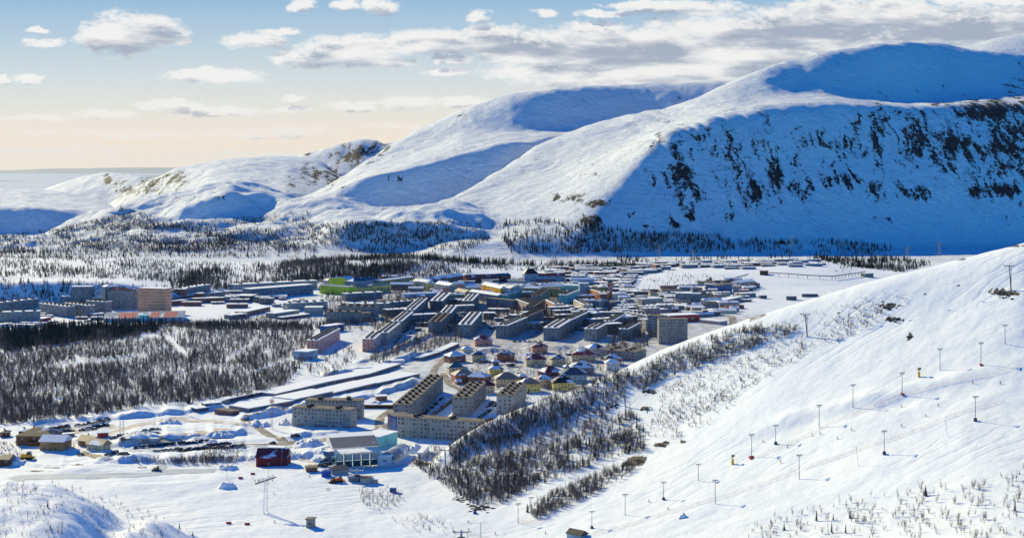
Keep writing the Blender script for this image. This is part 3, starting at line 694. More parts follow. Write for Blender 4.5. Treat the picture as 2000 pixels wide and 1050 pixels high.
def road(name, pts, w, m, lift=0.12, step=5.0):
    P_ = [at(u, v) for u, v in pts]; out = []
    for a, b in zip(P_, P_[1:]):
        n = max(1, int((b-a).length/step))
        for i in range(n): out.append(a.lerp(b, i/n))
    out.append(P_[-1])
    # soften the corners
    for _ in range(3): out = [out[0]]+[(out[i-1]+out[i]*2+out[i+1])/4 for i in range(1, len(out)-1)]+[out[-1]]
    xs, ys = [], []; K = 5; rr = random.Random(len(out))
    for i, p in enumerate(out):
        t = (out[min(i+1, len(out)-1)]-out[max(i-1, 0)]); t.z = 0; t.normalize(); n_ = Vector((-t.y, t.x, 0))
        ww = w*(1+rr.uniform(-.12, .12))
        for k in range(K):
            q = p+n_*ww*(k/(K-1)-0.5); xs.append(q.x); ys.append(q.y)
    xs = np.array(xs); ys = np.array(ys); zs = zat(xs, ys)+lift
    n = len(out); me = bpy.data.meshes.new(name)
    fs = [(i*K+k, i*K+k+1, (i+1)*K+k+1, (i+1)*K+k) for i in range(n-1) for k in range(K-1)]
    me.from_pydata([tuple(t) for t in np.stack([xs, ys, zs], -1)], [], [f[::-1] for f in fs]); me.materials.append(m); me.update()
    o = link(name, me, kind='structure'); return o
# ------------------------------------------------------------------ roads
asphalt = mat('salted_road', (0.20,0.175,0.15), 0.8, var=0.3, vscale=0.15, col2=(0.50,0.47,0.43), c2lo=0.50, c2hi=0.66)
packed = mat('packed_snow_road', (0.52,0.52,0.52), 0.6, var=0.12, vscale=0.2, col2=(0.68,0.74,0.80), c2lo=0.48, c2hi=0.68)
groomed = mat('groomed_track', (0.40,0.46,0.52), 0.7, var=0.04, vscale=0.5)
lotM = mat('car_park_ground', (0.50,0.43,0.35), 0.85, var=0.2, vscale=0.12, col2=(0.72,0.76,0.78), c2lo=0.48, c2hi=0.60)
road('groomed_path', [(-60,936),(30,931),(150,930),(270,928),(330,920),(420,919)], 14, groomed)
road('groomed_side_path', [(300,922),(325,912),(312,903)], 6, groomed, 0.16)
road('road', [(345,880),(430,873),(500,868),(560,866),(640,858),(700,852),(745,838),(770,826)], 11, asphalt)
road('road', [(560,866),(520,846),(495,828),(470,816),(500,806),(560,796)], 7, asphalt, 0.16)
road('road', [(210,848),(290,826),(350,815),(400,822),(480,829)], 13, lotM, 0.14)
road('parking_ground', [(95,846),(160,838),(225,830)], 26, lotM)
road('parking_ground', [(270,864),(340,850),(400,843),(450,838)], 16, lotM, 0.14)
road('parking_ground', [(255,881),(350,874),(480,866)], 16, packed, 0.14)
road('road', [(480,872),(530,872),(600,868)], 8, packed, 0.2)
road('road', [(608,910),(612,899),(590,893)], 6, lotM, 0.16)
road('parking_ground', [(635,911),(648,892)], 11, lotM)
road('driveway', [(158,882),(185,890),(215,897)], 7, asphalt, 0.16)
road('road', [(740,838),(742,815),(765,800),(790,780)], 7, asphalt, 0.16)
road('road', [(845,735),(850,718),(868,700),(885,688),(915,672)], 7, asphalt)
road('road', [(865,728),(880,752),(915,768),(950,770)], 7, asphalt, 0.16)
road('road', [(900,672),(1000,670),(1090,668),(1160,668),(1230,668)], 8, packed)
road('road', [(1020,690),(1030,704),(1050,724),(1100,735)], 6, packed, 0.16)
road('road', [(800,642),(850,632),(930,622),(1010,620)], 7, asphalt)
road('road', [(760,650),(720,700),(700,715)], 6, packed)
road('road', [(1290,606),(1380,612),(1430,618),(1480,622)], 10, asphalt)
road('road', [(1035,660),(1062,640),(1090,622),(1110,612)], 7, asphalt)
road('road', [(690,640),(740,628),(800,612)], 7, packed)
road('railway', [(350,592),(430,588),(520,584),(620,582)], 6, asphalt)
# ------------------------------------------------------------------ near panel blocks
NW = 'five storey grey panel block with snow on its roof, '
B = block
B('long pale panel block along the slope with a painted blue and red end wall', 775,853,985,866,12,15,'palegrey','flat','dark',fl=5,vents=24,seam=True,sx=3.0,balc=True)
t = B('narrow gable end section painted blue and red beside the long pale block', 757,846,773,853,12.5,15,'blue','flat','dark',fl=5,win=False)
m = MB(); rr = random.Random(5)
for i in range(9): 
    x = rr.uniform(.3, 4.5); z = rr.uniform(1, 12); m.box(x, x+rr.uniform(1.2,2.6), -0.05, 0.01, z, z+rr.uniform(1.2,2.8), i%2)
link('mural', m.mesh('mural', [wallmat('red'), wallmat('paleblue')]), t, kind='stuff')
B('long diagonal panel block with brown roof behind the pale block', 800,828,865,764,13,15,'grey','flat','dark',fl=5,vents=13,balc=True)
B('middle panel block with brown roof between two shaded courtyards', 917,813,949,779,14,15,'grey','flat','dark',fl=5,vents=12,balc=True)
B('right hand panel block with brown roof beside the foot of the ski hill', 1003,808,1027,783,14,15,'palegrey','flat','dark',fl=5,vents=12,balc=True)
B('front half of the pair of pale grey blocks beside the garages', 571,832,685,836,12,14.5,'palegrey','flat','dark',fl=5,vents=20,sx=2.9,seam=True)
B('rear half of the pair of pale grey blocks beside the garages', 596,818,706,819,12,15,'palegrey','flat','dark',fl=5,vents=26,sx=2.9,seam=True)
# staggered blocks up the valley
B('panel block with a pink and green end, nearest in the staggered row', 731,687,746,673,13,14,'pink','flat','snow',vents=9,balc=True)
B('second block of the staggered row, bare grey end wall', 757,674,782,653,13,14,'palegrey','flat','snow',vents=9)
B('third block of the staggered row, dark vents on its roof', 785,650,807,628,13,14,'bluegrey','flat','snow',vents=9,balc=True)
B('fourth and farthest block of the staggered row', 809,626,835,601,13,14,'bluegrey','flat','snow',vents=9,balc=True)
B('panel block with a pink end wall, beside the birch wood', 621,689,664,663,12,13.5,'pink','flat','snow',vents=8,balc=True)
B('pale blue low service building at the edge of the birch wood', 573,701,600,703,20,8.5,'paleblue','flat','snow',fl=2)
B('blue low building behind the pink ended block', 640,650,672,645,12,8,'blue','flat','snow',fl=2)
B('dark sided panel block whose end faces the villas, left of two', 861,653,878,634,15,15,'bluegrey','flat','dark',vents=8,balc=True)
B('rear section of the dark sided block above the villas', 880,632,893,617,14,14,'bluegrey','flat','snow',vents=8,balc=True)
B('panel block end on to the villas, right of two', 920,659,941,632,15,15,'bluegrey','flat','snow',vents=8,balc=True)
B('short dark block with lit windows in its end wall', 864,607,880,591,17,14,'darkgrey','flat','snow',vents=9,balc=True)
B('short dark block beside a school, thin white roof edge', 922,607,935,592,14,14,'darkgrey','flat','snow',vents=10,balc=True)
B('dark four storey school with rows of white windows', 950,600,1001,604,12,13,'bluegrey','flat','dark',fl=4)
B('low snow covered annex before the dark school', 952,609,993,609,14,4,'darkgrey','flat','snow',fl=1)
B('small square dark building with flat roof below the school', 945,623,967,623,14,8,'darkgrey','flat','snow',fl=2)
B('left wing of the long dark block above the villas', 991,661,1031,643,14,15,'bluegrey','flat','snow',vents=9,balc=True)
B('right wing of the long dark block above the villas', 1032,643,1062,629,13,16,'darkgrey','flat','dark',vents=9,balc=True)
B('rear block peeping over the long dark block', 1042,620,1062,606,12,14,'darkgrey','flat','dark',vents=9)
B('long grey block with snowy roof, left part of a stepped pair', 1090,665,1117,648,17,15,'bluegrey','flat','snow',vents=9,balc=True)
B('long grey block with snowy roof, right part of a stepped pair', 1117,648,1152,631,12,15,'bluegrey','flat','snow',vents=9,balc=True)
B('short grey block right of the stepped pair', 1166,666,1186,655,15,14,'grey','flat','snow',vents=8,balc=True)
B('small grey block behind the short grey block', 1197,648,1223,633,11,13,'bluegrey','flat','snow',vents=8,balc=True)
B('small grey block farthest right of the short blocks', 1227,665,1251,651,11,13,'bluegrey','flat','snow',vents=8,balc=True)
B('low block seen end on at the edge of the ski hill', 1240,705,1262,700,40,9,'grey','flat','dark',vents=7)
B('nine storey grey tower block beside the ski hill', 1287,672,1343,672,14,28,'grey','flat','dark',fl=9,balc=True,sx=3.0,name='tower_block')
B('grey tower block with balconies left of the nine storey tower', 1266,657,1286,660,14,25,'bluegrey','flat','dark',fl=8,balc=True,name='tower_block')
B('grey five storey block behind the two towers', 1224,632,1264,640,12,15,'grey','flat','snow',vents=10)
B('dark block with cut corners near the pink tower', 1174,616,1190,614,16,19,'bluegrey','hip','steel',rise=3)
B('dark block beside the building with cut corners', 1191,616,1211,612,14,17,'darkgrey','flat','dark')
# coloured centre
def C(label, *a, **k): return block(label, *a, cat='town building', name='town_building', **k)
C('cream pink four storey house block before the shaded square', 1007,602,1034,613,11,13,'palepink','flat','snow',vents=8)
C('salmon pink five storey block in the town centre', 1065,606,1082,616,13,15,'pink','flat','snow',vents=8)
C('cream five storey block right of the salmon pink one', 1120,607,1139,617,13,15,'cream','flat','snow',vents=8)
C('pale turquoise block in the town centre with flat roof', 1107,598,1130,587,12,16,'turq','flat','snow',vents=10)
C('dark blue grey block left of the salmon pink one', 1054,600,1072,585,12,16,'bluegrey','flat','dark',vents=9,balc=True)
C('bright orange long house with snowy vents on its roof', 1143,576,1172,585,15,11,'orange','flat','snow',vents=8)
C('red brown wing joined to the orange house', 1172,590,1188,589,10,12,'brick','flat','snow')
t = C('pink fire lookout tower with a dark cap in the town centre', 1187,583,1196,583,7,25,'pink','hip','black',fl=6,rise=3)
link('gallery', MB().box(-.6,t.children[0].dimensions.x+.6,-.6,7.6,20,21.2).mesh('gallery', wallmat('maroon')), t)
C('white two storey house right of the pink tower', 1197,585,1223,585,12,9,'white','flat','snow')
C('turquoise tall house behind the orange one', 1132,577,1150,577,12,19,'paleblue','flat','snow')
C('blue green long house behind the turquoise block', 1100,571,1131,573,12,12,'turq','gable','snow',rise=2)
C('olive green house, left of two in the centre', 1020,576,1055,577,12,11,'olive','hip','lit',rise=3)
C('olive green house with an orange end, right of two in the centre', 1060,578,1094,581,12,12,'olive','hip','black',rise=3)
C('teal house with patchy blue roof beside the school', 996,594,1020,582,13,13,'teal','hip','teal',rise=4)
C('bright amber yellow house with sunlit roof', 941,569,977,577,11,11,'amber','gable','lit',rise=4)
C('sage house with sunlit roof right of the amber house', 975,574,998,577,12,11,'green','gable','lit',rise=4)
C('grey house with sunlit roof and three dormers', 850,572,877,577,13,15,'palegrey','gable','lit',rise=4)
C('pink gabled end house beside the grey house with dormers', 878,577,890,573,11,13,'pink','gable','lit',rise=3)
C('cream house with sunlit roof left of the dormered house', 806,564,834,567,13,13,'cream','gable','lit',rise=4)
C('golden ochre house between two pale roofs', 833,568,848,568,10,12,'yellow','hip','lit',rise=3)
C('teal house with striped snowy roof', 906,570,928,570,12,10,'turq','gable','lit',rise=4)
C('small tan roofed house before the teal striped one', 888,578,908,582,13,8,'cream','gable','tan',rise=4)
C('pink terrace between the dormered house and the teal one', 885,566,905,566,10,10,'pink','gable','snow',rise=3)
C('dark long terrace below the amber house', 916,583,972,592,12,11,'bluegrey','gable','snow',rise=3)
C('lilac civic hall with a row of windows and a maroon pediment', 790,588,862,584,14,10,'paleblue','gable','snowmaroon',rise=2,sx=4)
C('long dark terrace behind the parade square', 762,566,806,566,12,9,'darkgrey','gable','snow',rise=3)
C('pale olive long building at the foot of the wooded ridge', 745,560,808,551,12,10,'olive','gable','snow',rise=2)
C('dark long hall with maroon roof under the wooded ridge', 832,560,905,549,16,10,'darkgrey','gable','snowmaroon',rise=4)
C('long maroon barracks with a colonnade of windows', 911,553,965,551,16,10,'maroon','gable','maroon',rise=4,sx=3)
C('right wing of the maroon barracks with a dark blue roof', 965,551,998,549,16,10,'maroon','gable','darkblue',rise=4,sx=3)
C('blue roofed house with snow streaks below the castle roofed hall', 992,557,1026,559,16,8,'paleblue','hip','steel',rise=5)
C('castle like hall with steep dark towers', 1024,549,1052,549,16,13,'paleblue','hip','black',rise=9)
C('white blue factory hall with arched bays', 1052,549,1104,549,14,9,'paleblue','gable','maroon',rise=4)
C('long two storey blue grey house right of the factory hall', 1115,556,1160,556,12,9,'paleblue','gable','snow',rise=3)
C('pale yellow cottage roofed house below the castle hall', 1118,562,1134,562,12,9,'yellow','hip','lit',rise=3)
C('white house with dark snowy roof, below the blue roofed one', 1022,568,1048,569,12,9,'white','hip','snowblack',rise=4)
C('white house right of the sage one', 999,572,1018,573,12,12,'white','gable','snowmaroon',rise=3)
C('lime green sports palace, curved front wing', 625,573,680,577,18,13,'lime','flat','steel',fl=2,sx=8)
C('lime green tower of the sports palace', 650,568,674,566,12,20,'lime','flat','green',fl=2,win=False)
C('yellow green middle wing with blue roof', 680,574,724,574,18,10,'yellow','hip','teal',rise=5,sx=7)
C('yellow right wing with tall dark windows', 726,573,764,570,14,12,'yellow','hip','teal',rise=3,fl=1,sx=7,ww=2.2,wh=4)
C('dark red roofed theatre behind the lime green palace', 640,560,700,558,18,11,'palegrey','hip','snowmaroon',rise=5)
C('blue roofed theatre right of the red roofed one', 690,562,742,558,18,11,'paleblue','hip','darkblue',rise=5)
C('blue grey colonnaded office before the yellow wings', 675,588,747,584,14,11,'bluegrey','flat','snow',vents=18)
C('long dark factory with a row of bay windows', 490,584,612,574,22,15,'bluegrey','flat','snow',fl=3,sx=6,ww=3)
C('pale long factory wall behind the dark factory', 457,570,620,563,18,13,'palegrey','flat','snow',vents=28)
C('grey long block with a red roof edge, left of the factories', 335,572,411,573,16,14,'grey','flat','snow',vents=20,sx=4)
C('low dark workshop row behind the white field', 335,586,395,583,14,8,'darkgrey','flat','snow',vents=22)
C('second low workshop row, right of the first', 396,583,452,578,14,8,'grey','flat','snow',vents=20)
C('orange brown low store left of the white field', 334,597,370,594,10,7,'brick','flat','snow')
C('long brown low store behind the white field', 370,592,440,590,10,7,'brick','flat','snow')
C('dark cube workshop left of the dark factory', 459,589,490,589,26,9,'darkgrey','flat','snow')
C('white ended grey block at the right end of the white field', 561,608,640,603,12,11,'palegrey','flat','snow',vents=12)
C('pale square hall before the white ended block', 595,616,629,616,17,11,'palegrey','flat','snow',win=False)
C('low snowy depot with a brown end, left of the square hall', 480,617,528,607,16,6,'brick','flat','snow')
C('low grey depot beside the birch wood', 452,623,483,619,14,5,'grey','flat','snow')
C('sunlit low depot below the square hall', 537,621,585,614,16,6,'palegrey','flat','snow')
C('very low snowy lean to at the wood edge', 552,624,606,618,10,3.5,'darkgrey','flat','snow')
C('long grey panel block front one of the pair by the square hall', 637,631,702,632,12,15,'grey','flat','dark',vents=9,balc=True)
C('long grey panel block rear one of the pair by the square hall', 660,620,732,623,12,16,'grey','flat','dark',vents=9)
C('very long snowy roofed block in the middle of town', 705,612,760,611,12,13,'grey','flat','snow',vents=10)
C('very long block, its right half with a grey blue front', 762,607,826,601,12,12,'bluegrey','flat','snow',vents=10)
C('tiny teal kiosk before the very long block', 765,612,779,612,8,5,'teal','flat','snow',win=False)
# left edge of town
C('nine storey orange hotel with rows of small windows', 270,609,322,611,17,33,'peach','flat','snow',fl=8,sx=3.6)
C('white nine storey house with a maroon top, joined to the orange hotel', 211,604,269,604,17,26,'palegrey','hip','maroon',fl=8,rise=5,balc=True)
C('taller stair tower with maroon cap on the white house', 205,602,233,600,15,30,'palegrey','hip','snowmaroon',fl=9,rise=3)
t = C('low long leisure hall with red, white and blue roof panels', 203,629,360,627,34,5,'paleblue','shed','steel',rise=5,sx=9,ww=3,wh=2)
rL = t.children[0].dimensions.x; m = MB()
for f0, f1 in ((.16,.38),(.55,.66),(.72,.88)):
    m.quadface([(rL*f0,1,5.6),(rL*f1,1,5.6),(rL*(f1+.02),30,9.9),(rL*(f0+.02),30,9.9)])
link('roof_panel', m.mesh('roof_panel', mat('red_roof_panel', (.34,.03,.05), .6)), t, kind='stuff')
m = MB(); m.box(rL*.44, rL*.53, -2, 10, 0, 9); link('entrance_block', m.mesh('entrance_block', wallmat('turq')), t)
C('brick red shed left of the leisure hall', 184,622,204,620,12,6,'brick','flat','snow')
C('white low house at the left edge of the dark wood', 22,643,66,643,9,6,'white','flat','snow')
C('white cube house at the left edge of the dark wood', 2,648,20,646,9,9,'white','flat','snow')
C('grey five storey block nearest the left edge', -10,632,78,629,11,14.5,'grey','flat','snow',vents=12)
C('long grey block rising behind the nearest left one', -10,612,75,598,11,14,'grey','flat','snow',vents=12)
C('grey block with dark roof boxes, middle of the left quarter', 76,612,131,620,12,14.5,'grey','flat','snow',vents=9)
C('grey block with many bays, right of the middle one', 125,612,170,619,12,15,'grey','flat','snow',vents=9,balc=True)
C('grey bay fronted block below the maroon topped house', 168,608,206,611,12,15,'grey','flat','snow',vents=9,balc=True)
C('dark nine storey block behind the left quarter', 139,593,179,591,13,24,'bluegrey','flat','snow',fl=8,balc=True)
C('low dark block left of the dark nine storey one', 120,594,139,592,12,11,'bluegrey','flat','snow')
C('pale two storey kindergarten behind the bays', 180,594,202,591,12,9,'palegrey','flat','snow')
C('tiny sunlit garage with red wall among the left blocks', 78,629,100,625,12,4,'red','flat','snow',win=False)
# right side, industry
C('red and white sports hall with long snowy roof', 1307,630,1367,627,24,9,'red','flat','snow',fl=1,sx=6,ww=4,wh=2.5)
C('low white wing of the red sports hall', 1368,630,1405,634,16,4,'palepink','flat','snow')
C('grey five storey block alone above the sports hall', 1319,591,1368,592,13,14,'bluegrey','flat','snow',balc=True)
C('dark blue workshop with a pink gable', 1400,574,1430,570,20,13,'blue','flat','dark')
C('pink and white house at the edge of the white field', 1446,562,1475,558,18,9,'palepink','gable','snow',rise=3)
C('long low lumber shed with snow', 1402,597,1448,588,18,6,'darkgrey','flat','snow',win=False)
C('brown shed by the bare snowfield', 1484,537,1500,537,14,7,'darkwood','flat','dark',win=False)
C('small dark hut with mast on the bare snowfield', 1485,583,1498,583,9,5,'darkgrey','flat','snow')
C('dark hut in the middle of the bare snowfield', 1536,586,1556,586,10,6,'darkgrey','flat','snow')
C('long dark barn on the bare snowfield', 1567,580,1598,579,12,5,'darkgrey','flat','snow')
C('tiny dark barn at the crest of the ski hill', 1616,572,1625,571,9,4,'darkgrey','flat','snow')
C('green shed at the foot of the mountain', 1690,541,1706,541,12,7,'green','flat','snow')
C('grey brown building alone beside the football field', 1385,552,1390,552,6,9,'grey','flat','dark',win=False)
C('small stores house left of the blue workshop', 1383,576,1401,576,10,9,'grey','flat','snow')
C('squat workshop below the lone grey block', 1322,604,1345,603,16,5,'cream','flat','snow')
C('tall thin grey house by the football field road', 1274,597,1285,596,9,12,'grey','flat','snow')
C('snowy row behind the olive houses', 1058,570,1100,568,10,8,'cream','gable','snow',rise=2)
C('brown block at the corner below the cut cornered one', 1212,626,1226,628,12,12,'brick','flat','snow')
C('round snow covered pavilion below the cream block', 1172,638,1196,638,18,5,'paleblue','hip','lit',rise=3)
# ------------------------------------------------------------------ villas
V_ = [('maroon roofed pink villa beside the bend of the road',943,675,34,'pink','maroon',.15),('cream villa with a dark blue roof and a red oriel',935,706,27,'cream','darkblue',.1),
 ('brick red villa with a dark blue hipped roof',988,706,32,'rust','darkblue',-.1),('orange cream villa with a maroon roof, highest of its column',1054,690,30,'peach','maroon',.05),
 ('yellow cream villa with a maroon roof below the orange one',1046,715,38,'cream','maroon',.05),('cream villa with a half snowy blue roof',1090,714,28,'cream','snowblack',.2),
 ('broad cream villa with a wide maroon roof',1141,706,46,'cream','maroon',-.05),('pink white villa with a snowy maroon roof behind the broad one',1163,692,33,'palepink','snowmaroon',.3),
 ('red villa with a blue roof beside the ski hill',1197,713,30,'rust','darkblue',.1),('villa with steep snowy maroon roof by the road',888,708,34,'brick','snowmaroon',.5),
 ('cream villa with a teal roof above the tan roofed one',889,731,30,'cream','teal',.25),('red villa with a sunlit tan roof',905,747,42,'rust','tan',.3),
 ('villa with maroon and tan roof right of the red one',934,750,34,'brick','snowmaroon',-.3),('cream villa with a bright maroon roof behind the middle block',950,768,30,'cream','maroon',.1),
 ('yellow villa with a teal roof standing alone',968,735,27,'yellow','teal',.15),('large cream villa with a tan and maroon roof',990,755,46,'cream','tan',.1),
 ('yellow villa with a tan and maroon roof above the right hand block',1033,765,40,'yellow','tan',.2),('cream villa with a snow streaked maroon roof',1062,756,30,'cream','snowmaroon',.3),
 ('dark maroon walled villa with a snowy roof',1075,740,38,'maroon','snowmaroon',.45),('grey timbered villa with dark snowy roofs',1137,731,44,'bluegrey','snowblack',.1),
 ('white villa with a long dark blue roof and dormers',1120,746,50,'paleblue','darkblue',.05),('yellow villa with a black roof at the edge of the ski hill',1100,762,44,'yellow','black',.1),
 ('small grey villa half hidden behind the grey timbered one',1112,722,20,'bluegrey','snowblack',.2),('small cream outbuilding with a snowy roof below the pink villa',912,687,20,'cream','snow',.3),
 ('low white garage house by the red villa',1196,722,26,'white','snow',.1),('brown shed with a snow roof between the villas',1020,741,16,'darkwood','snow',.3),
 ('tiny cabin with a snow roof beside the cream villa',1078,727,10,'darkwood','snow',.2),('wooden shed with snow roof left of the large cream villa',952,741,12,'darkwood','snow',.5),
 ('small brown cabin under the brick red villa',968,712,12,'brick','snow',.1)]
for l, u, v, w, wl, rf, ro in V_: house(l, u, v, w, wl, rf, ro, h=7.0 if w > 24 else 3.2, rise=(w*0.095+1.3), fl=2 if w > 24 else 1)
# ------------------------------------------------------------------ garage rows
def garages(label, pts, W, h=3.2, wall='grey'):
    for i, ((u1, v1), (u2, v2)) in enumerate(zip(pts, pts[1:])):
        t = block(label[i], u1, v1, u2, v2, W, h+0.03*i, wall, 'flat', 'snow', win=False, cat='garages', name='garage_row', group='rows of snow roofed garages')
        L = t.children[0].dimensions.x; m = MB(); n = int(L/3.6); rr = random.Random(i+n)
        for k in range(n): m.box(k*3.6+.5, k*3.6+3.1, -0.07, 0.02, 0, 2.3, rr.choice([0,0,0,1,2]))
        link('garage_doors', m.mesh('garage_doors', [wallmat('darkgrey'), wallmat('rust'), wallmat('green')]), t, kind='stuff')
q = 'garages under one snowy roof, '
garages([q+'lower end of the long front row', q+'second stretch of the front row', q+'third stretch of the front row', q+'upper end of the front row'], [(486,805),(575,786),(650,771),(735,754),(820,736)], 24)
garages([q+'left stretch of the rear row', q+'middle stretch of the rear row', q+'right stretch of the rear row below the pink ended block'], [(538,773),(640,752),(722,736),(782,716)], 20)
garages([q+'short curved row by the road bend', q+'last stretch reaching the bend'], [(822,704),(862,691),(897,675)], 9)
garages([q+'low row with dark fronts at the snow edge'], [(446,786),(520,770)], 9, wall='maroon')
def SH(label, *a, **k): return block(label, *a, cat='shed', name='shed', win=False, **k)
SH('low dark fronted shed, lowest by the snow bank', 384,805,408,800,9,3,'darkgrey','flat','snow')
SH('longer shed just right of the lowest one', 400,796,432,790,9,3.2,'darkgrey','flat','snow')
SH('brown sided shed with flat roof below the garages', 419,808,452,811,9,3.4,'brick','flat','dark')
SH('small grey shed with a pale parapet above the others', 426,787,448,787,8,4,'grey','flat','snow')
SH('dark shed in the hollow under the pink ended block', 704,726,726,725,8,4,'darkgrey','flat','snow')
SH('long low shed beside the hollow', 694,730,714,727,6,3,'darkgrey','flat','snow')
SH('white low shed above the rear garages', 766,712,790,711,8,4,'white','flat','snow')
SH('brown hut at the snow bank above the pair of pale blocks', 735,783,756,782,8,4,'brick','flat','snow')
SH('long dark wall shed behind the pair of pale blocks', 707,797,770,797,6,3,'darkwood','flat','snow')
# ------------------------------------------------------------------ generic infill of the far quarters
far_i = 0
OCC = []
def occ():
    OCC.clear()
    for o in col.objects:
        if o.get('category') and o.children and o.children[0].name.startswith('wall'):
            w_ = o.children[0]; d_ = w_.data.vertices; xs_ = [q.co.x for q in d_]; ys_ = [q.co.y for q in d_]
            a_ = o.rotation_euler.z; mx = (min(xs_)+max(xs_))/2+w_.location.x; my = (min(ys_)+max(ys_))/2+w_.location.y
            OCC.append((o.location.x+mx*math.cos(a_)-my*math.sin(a_), o.location.y+mx*math.sin(a_)+my*math.cos(a_), a_, (max(xs_)-min(xs_))/2, (max(ys_)-min(ys_))/2))
def clear(x, y, r):
    for cx, cy, a, hx, hy in OCC:
        dx, dy = x-cx, y-cy; lx = dx*math.cos(a)+dy*math.sin(a); ly = -dx*math.sin(a)+dy*math.cos(a)
        if abs(lx) < hx+r*.8+2 and abs(ly) < hy+8: return False
    return True
def infill(poly, n, label, group, cat, hr, Lr, Wr, walls, seed, rot=0.15, name='shed', roofs=('flat',), rm=('snow',), vents=0, avoid=2.0):
    rr = random.Random(seed); us = [p[0] for p in poly]; vs = [p[1] for p in poly]; done = []; tries = 0
    occ()
    while len(done) < n and tries < n*60:
        tries += 1
        u = rr.uniform(min(us), max(us)); v = rr.uniform(min(vs), max(vs))
        if not inpoly(u, v, poly): continue
        L = rr.uniform(*Lr); p = at(u, v); w = L*F/p.y; hp = F/p.y
        if not clear(p.x, p.y+6, L*.5): continue
        if any(abs(u-a) < (w+b)/2+1 and abs(v-c) < avoid for a, c, b in done): continue
        done.append((u, v, w)); ro = rr.choice(roofs)
        h = rr.uniform(*hr); W = rr.uniform(*Wr); ang = rr.gauss(rot, 0.12)
        t = thing(name, label, cat, (p.x-L/2, p.y, float(zat(p.x, p.y)[0])), ang, group)
        link('wall', wall_mesh(L, W, h, ro, 2.2).mesh('wall', wallmat(rr.choice(walls))), t)
        r_ = rr.choice(rm); link('roof', roof_mesh(ro, L, W, h, 2.2).mesh('roof', snowM if r_ == 'snow' else (darkroof if r_ == 'dark' else ROOFC[r_])), t)
        m = MB()
        for _ in range(rr.randint(1, 4)):
            bx, by = rr.uniform(.1,.85)*L, rr.uniform(.2,.7)*W; m.box(bx, bx+rr.uniform(.6,2.2), by, by+rr.uniform(.6,1.4), h+.3, h+rr.uniform(1.0,2.2)+(1.2 if ro != 'flat' else 0))
        link('roof_boxes', m.mesh('roof_boxes', wallmat(rr.choice(['brick','darkgrey','grey']))), t, kind='stuff')
        if h > 6: link('windows', windows_mesh(L, W, h, max(1, round(h/3)), 3.6, 1.6, 1.4, rs=tries).mesh('windows', [glassM, glass2]), t, kind='stuff')
    return done
def inpoly(x, y, poly):
    c = False; n = len(poly); j = n-1
    for i in range(n):
        xi, yi = poly[i]; xj, yj = poly[j]
        if (yi > y) != (yj > y) and x < (xj-xi)*(y-yi)/(yj-yi+1e-9)+xi: c = not c
        j = i
    return c
infill([(1060,532),(1110,522),(1260,517),(1420,513),(1500,512),(1500,520),(1330,526),(1240,538),(1230,575),(1160,556),(1110,548)], 105, 'low snow roofed industrial shed in the far quarter under the mountain', 'low sheds of the far industrial quarter', 'shed', (3.5,7), (18,55), (12,22), ['darkgrey','bluegrey','grey','darkgrey','brick'], 1, .1, avoid=2.0)
infill([(1225,560),(1290,572),(1330,560),(1400,550),(1480,552),(1470,575),(1440,610),(1400,622),(1280,612),(1230,600)], 80, 'workshop or store in the scattered yards right of the town', 'stores and workshops right of the town', 'workshop', (3,7), (10,34), (8,16), ['darkgrey','grey','palegrey','brick','bluegrey','cream'], 2, .1, name='workshop', roofs=('flat','flat','gable'), rm=('snow','snow','snow','dark'))
infill([(1400,514),(1590,507),(1640,520),(1560,522),(1480,526),(1400,526)], 22, 'low shed on the crest of the far snowy plateau', 'sheds on the far plateau', 'shed', (2.5,5), (14,40), (9,14), ['darkgrey','bluegrey'], 3, .15)
infill([(800,552),(900,556),(1000,556),(1110,566),(1140,575),(1100,580),(1000,590),(900,600),(800,590),(780,570)], 34, 'small town house filling the streets of the coloured centre', 'small houses of the coloured centre', 'town building', (5,8), (12,26), (9,12), ['grey','bluegrey','cream','palegrey','pink','green','paleblue'], 4, .1, name='town_building', roofs=('gable','hip','flat'), rm=('snow','snow','lit','snowblack'))
infill([(640,585),(790,592),(850,600),(930,610),(1040,620),(1230,640),(1260,650),(1170,650),(1040,650),(900,640),(820,650),(700,620)], 70, 'low snow topped hut in the yards between the blocks', 'huts between the blocks', 'hut', (2.6,4), (6,14), (5,8), ['darkgrey','grey','brick','bluegrey'], 5, .2, name='hut')
infill([(1090,615),(1230,612),(1250,625),(1240,640),(1160,632),(1100,630)], 22, 'grey block wedged between larger ones below the centre', 'small grey blocks below the centre', 'apartment block', (8,14), (16,30), (10,13), ['grey','bluegrey','darkgrey'], 6, .4, name='apartment_block')
infill([(880,715),(960,690),(1160,682),(1180,720),(1130,755),(1000,770),(900,758)], 20, 'garden hut with a snow roof among the villas', 'garden huts among the villas', 'hut', (2.2,3), (4,8), (4,6), ['darkwood','brick','darkgrey','cream'], 8, .3, name='hut', roofs=('gable','flat'))
infill([(350,585),(480,580),(600,586),(620,600),(540,600),(440,594),(345,600)], 10, 'snowy yard store behind the white field', 'yard stores behind the white field', 'shed', (2.5,4), (8,20), (6,10), ['darkgrey','brick','grey'], 9, .0)
infill([(90,625),(190,612),(210,622),(170,640),(100,640)], 7, 'small store in the yards left of the leisure hall', 'stores left of the leisure hall', 'shed', (2.5,4), (8,16), (6,9), ['brick','grey','darkgrey'], 10, .0)

